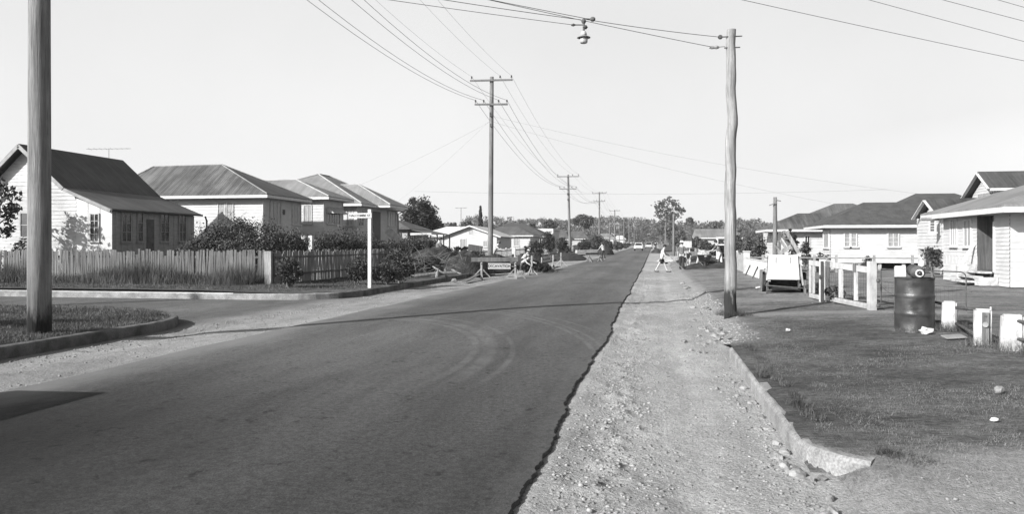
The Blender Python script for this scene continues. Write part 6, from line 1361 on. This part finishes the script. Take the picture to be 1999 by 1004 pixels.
# tufts overhanging the kerb and round posts
def tuft(cx, cy, r, h, n, z=None):
    a = rng.random(n)*6.28; q = r*np.sqrt(rng.random(n)); X, Y = cx+q*np.cos(a), cy+q*np.sin(a); return blades(n, X, Y, np.full(n, hgt(cx, cy) if z is None else z)+.02, h, .003, 1.2)
vs, fs, o = [], [], 0
tl = [(KR+.55, 5.85, .09, .06, 90), (KR+.7, 5.75, .16, .04, 90), (KR+.1, 9.05, .09, .1, 120), (KR+.2, 6.9+.6, .08, .06, 60), (bx, by, .3, .13, 420), (bx+.25, by-.1, .2, .1, 150), (dx+.35, dy-.1, .25, .14, 260), (dx-.2, dy-.25, .2, .07, 120)]
for (X, Y, w, h) in SP: tl += [(X, Y-.12, .26, .14, 260), (X+.25, Y+.1, .25, .13, 160)]
for i in range(26): tl.append((KR+.2+.08*rng.random(), 6.6+rng.random()*5.2, .07, .045, 40))
for q in tl:
    v, f = tuft(*q); vs.append(v); fs.append(f+o); o += len(v)
setting('grass_tufts', (np.concatenate(vs), np.concatenate(fs)), M['weed'], 'stuff', label='longer grass tufts at kerb, posts and drum', cat='grass')
n = 42000; X = -9.5-rng.random(n)**1.3*9; Y = 9.2+rng.random(n)*6.3; ok = X < np.vectorize(edge_near)(Y)-.12; X, Y = X[ok], Y[ok]
setting('grass.001', blades(len(X), X, Y, .15+.02*np.minimum(-X+KL, 4)+.05*fbm(X*1.1, Y*1.1)+.015, .05, .004, 1.2), M['weed'], 'stuff', label='rough grass on the street corner', cat='grass')
n = 26000; X = -34+rng.random(n)*20.2; Y = 25.3-np.abs(rng.normal(0, .55, n)); hh = .34+1.7*np.clip(fbm(X*.5, X*0+2)+.16, 0, 1)*np.clip(1-(25.3-Y)/1.2, .15, 1)
setting('weeds', blades(n, X, Y, hv(X, Y), hh*.9, .006, .7), M['weed'], 'stuff', label='tall weeds grown up along the paling fence', cat='grass')
n = 22000; X = -32+rng.random(n)*21; Y = 21.9+rng.random(n)*3.2; setting('grass.002', blades(n, X, Y, hv(X, Y), .07, .005, 1.2), M['weed'], 'stuff', label='rough grass below the paling fence', cat='grass')
n = 16000; Y = 24+rng.random(n)*20; X = -13.2+rng.random(n)*3.2; setting('grass.003', blades(n, X, Y, hv(X, Y), .07, .006, 1.2), M['weed'], 'stuff', label='rough shaded grass beside the second paling fence', cat='grass')
# conifer beyond the view throwing its shadow over the corner grass
tree('garden_tree', 'narrow dark tree outside the view, its shadow lying on the corner grass', -14.0, 9.3, 2.6, (.75, .75, 1.2), .2, 120, 30, .08, 'lf_dark', seed=4)
# ================================================================ light, sky, camera
SUN_AZ, SUN_EL = R(41+180), R(27)          # clockwise from +Y
w = bpy.data.worlds.new('World'); scene.world = w; w.use_nodes = True; nt = w.node_tree; bg = nt.nodes['Background']
sky = nt.nodes.new('ShaderNodeTexSky'); sky.sky_type = 'NISHITA'; sky.sun_disc = False; sky.sun_elevation = SUN_EL; sky.sun_rotation = SUN_AZ; sky.dust_density = 2.0; sky.air_density = 1.0; sky.ozone_density = 1.0
bw = nt.nodes.new('ShaderNodeRGBToBW'); nt.links.new(sky.outputs[0], bw.inputs[0])
tc = nt.nodes.new('ShaderNodeTexCoord'); sep = nt.nodes.new('ShaderNodeSeparateXYZ'); nt.links.new(tc.outputs['Generated'], sep.inputs[0])
hz = nt.nodes.new('ShaderNodeValToRGB'); nt.links.new(sep.outputs[2], hz.inputs[0]); cr = hz.color_ramp; cr.interpolation = 'EASE'      # bright hazy band of low sky, darker overhead
for p_, v_ in ((0, .495), (.14, .48), (.30, .445), (.44, .1), (1, .04)):
    e_ = cr.elements.new(p_) if p_ not in (0, 1) else cr.elements[0 if p_ == 0 else -1]; e_.color = (v_, v_, v_, 1)
sc_ = nt.nodes.new('ShaderNodeMath'); sc_.operation = 'MULTIPLY'; nt.links.new(hz.outputs[0], sc_.inputs[0]); sc_.inputs[1].default_value = 10
mx_ = nt.nodes.new('ShaderNodeMath'); mx_.operation = 'MAXIMUM'; nt.links.new(bw.outputs[0], mx_.inputs[0]); nt.links.new(sc_.outputs[0], mx_.inputs[1])
cn = nt.nodes.new('ShaderNodeTexNoise'); nt.links.new(tc.outputs['Generated'], cn.inputs['Vector']); cn.inputs['Scale'].default_value = 3; cn.inputs['Detail'].default_value = 5
cm = nt.nodes.new('ShaderNodeMapRange'); nt.links.new(cn.outputs['Fac'], cm.inputs[0]); cm.inputs[1].default_value = .3; cm.inputs[2].default_value = .7; cm.inputs[3].default_value = .965; cm.inputs[4].default_value = 1.03      # faint high haze
mu_ = nt.nodes.new('ShaderNodeMath'); mu_.operation = 'MULTIPLY'; nt.links.new(mx_.outputs[0], mu_.inputs[0]); nt.links.new(cm.outputs[0], mu_.inputs[1])
nt.links.new(mu_.outputs[0], bg.inputs['Color']); bg.inputs['Strength'].default_value = .1
sd = bpy.data.lights.new('sun', 'SUN'); sd.energy = 5.0; sd.angle = R(.53); sd.color = (1, .995, .985)
so = bpy.data.objects.new('sun', sd); COL.objects.link(so)
d = Vector((math.sin(R(41))*math.cos(SUN_EL), math.cos(R(41))*math.cos(SUN_EL), -math.sin(SUN_EL))); so.rotation_euler = d.to_track_quat('-Z', 'Y').to_euler(); so.location = (-20, -20, 30)
cam = bpy.data.cameras.new('camera'); co = bpy.data.objects.new('camera', cam); COL.objects.link(co); scene.camera = co
co.location = (0, 0, EYE); co.rotation_euler = (R(90), 0, YAW); cam.sensor_width = 36; cam.lens = F/1999*36; cam.shift_y = -(502-PY0)/1999; cam.clip_end = 3000; cam.clip_start = .05
vs_ = scene.view_settings; vs_.view_transform = 'Standard'; vs_.look = 'None'; vs_.gamma = 1; vs_.use_curve_mapping = False; vs_.exposure = .9
scene.render.film_transparent = False
scene.cycles.max_bounces = 6; scene.cycles.use_denoising = True
# HAZE : the air between here and the far trees
hz_m = bpy.data.materials.new('hazy_air'); hz_m.use_nodes = True; t_ = hz_m.node_tree; t_.nodes.remove(t_.nodes['Principled BSDF'])
pv = t_.nodes.new('ShaderNodeVolumePrincipled'); pv.inputs['Color'].default_value = (.9, .9, .9, 1); pv.inputs['Density'].default_value = .00032; pv.inputs['Anisotropy'].default_value = .2
t_.links.new(pv.outputs[0], t_.nodes['Material Output'].inputs['Volume'])
setting('haze', MB().box(-425, 425, -35, 985, -1.2, 24), hz_m, 'stuff', label='thin haze fading the far trees', cat='haze')
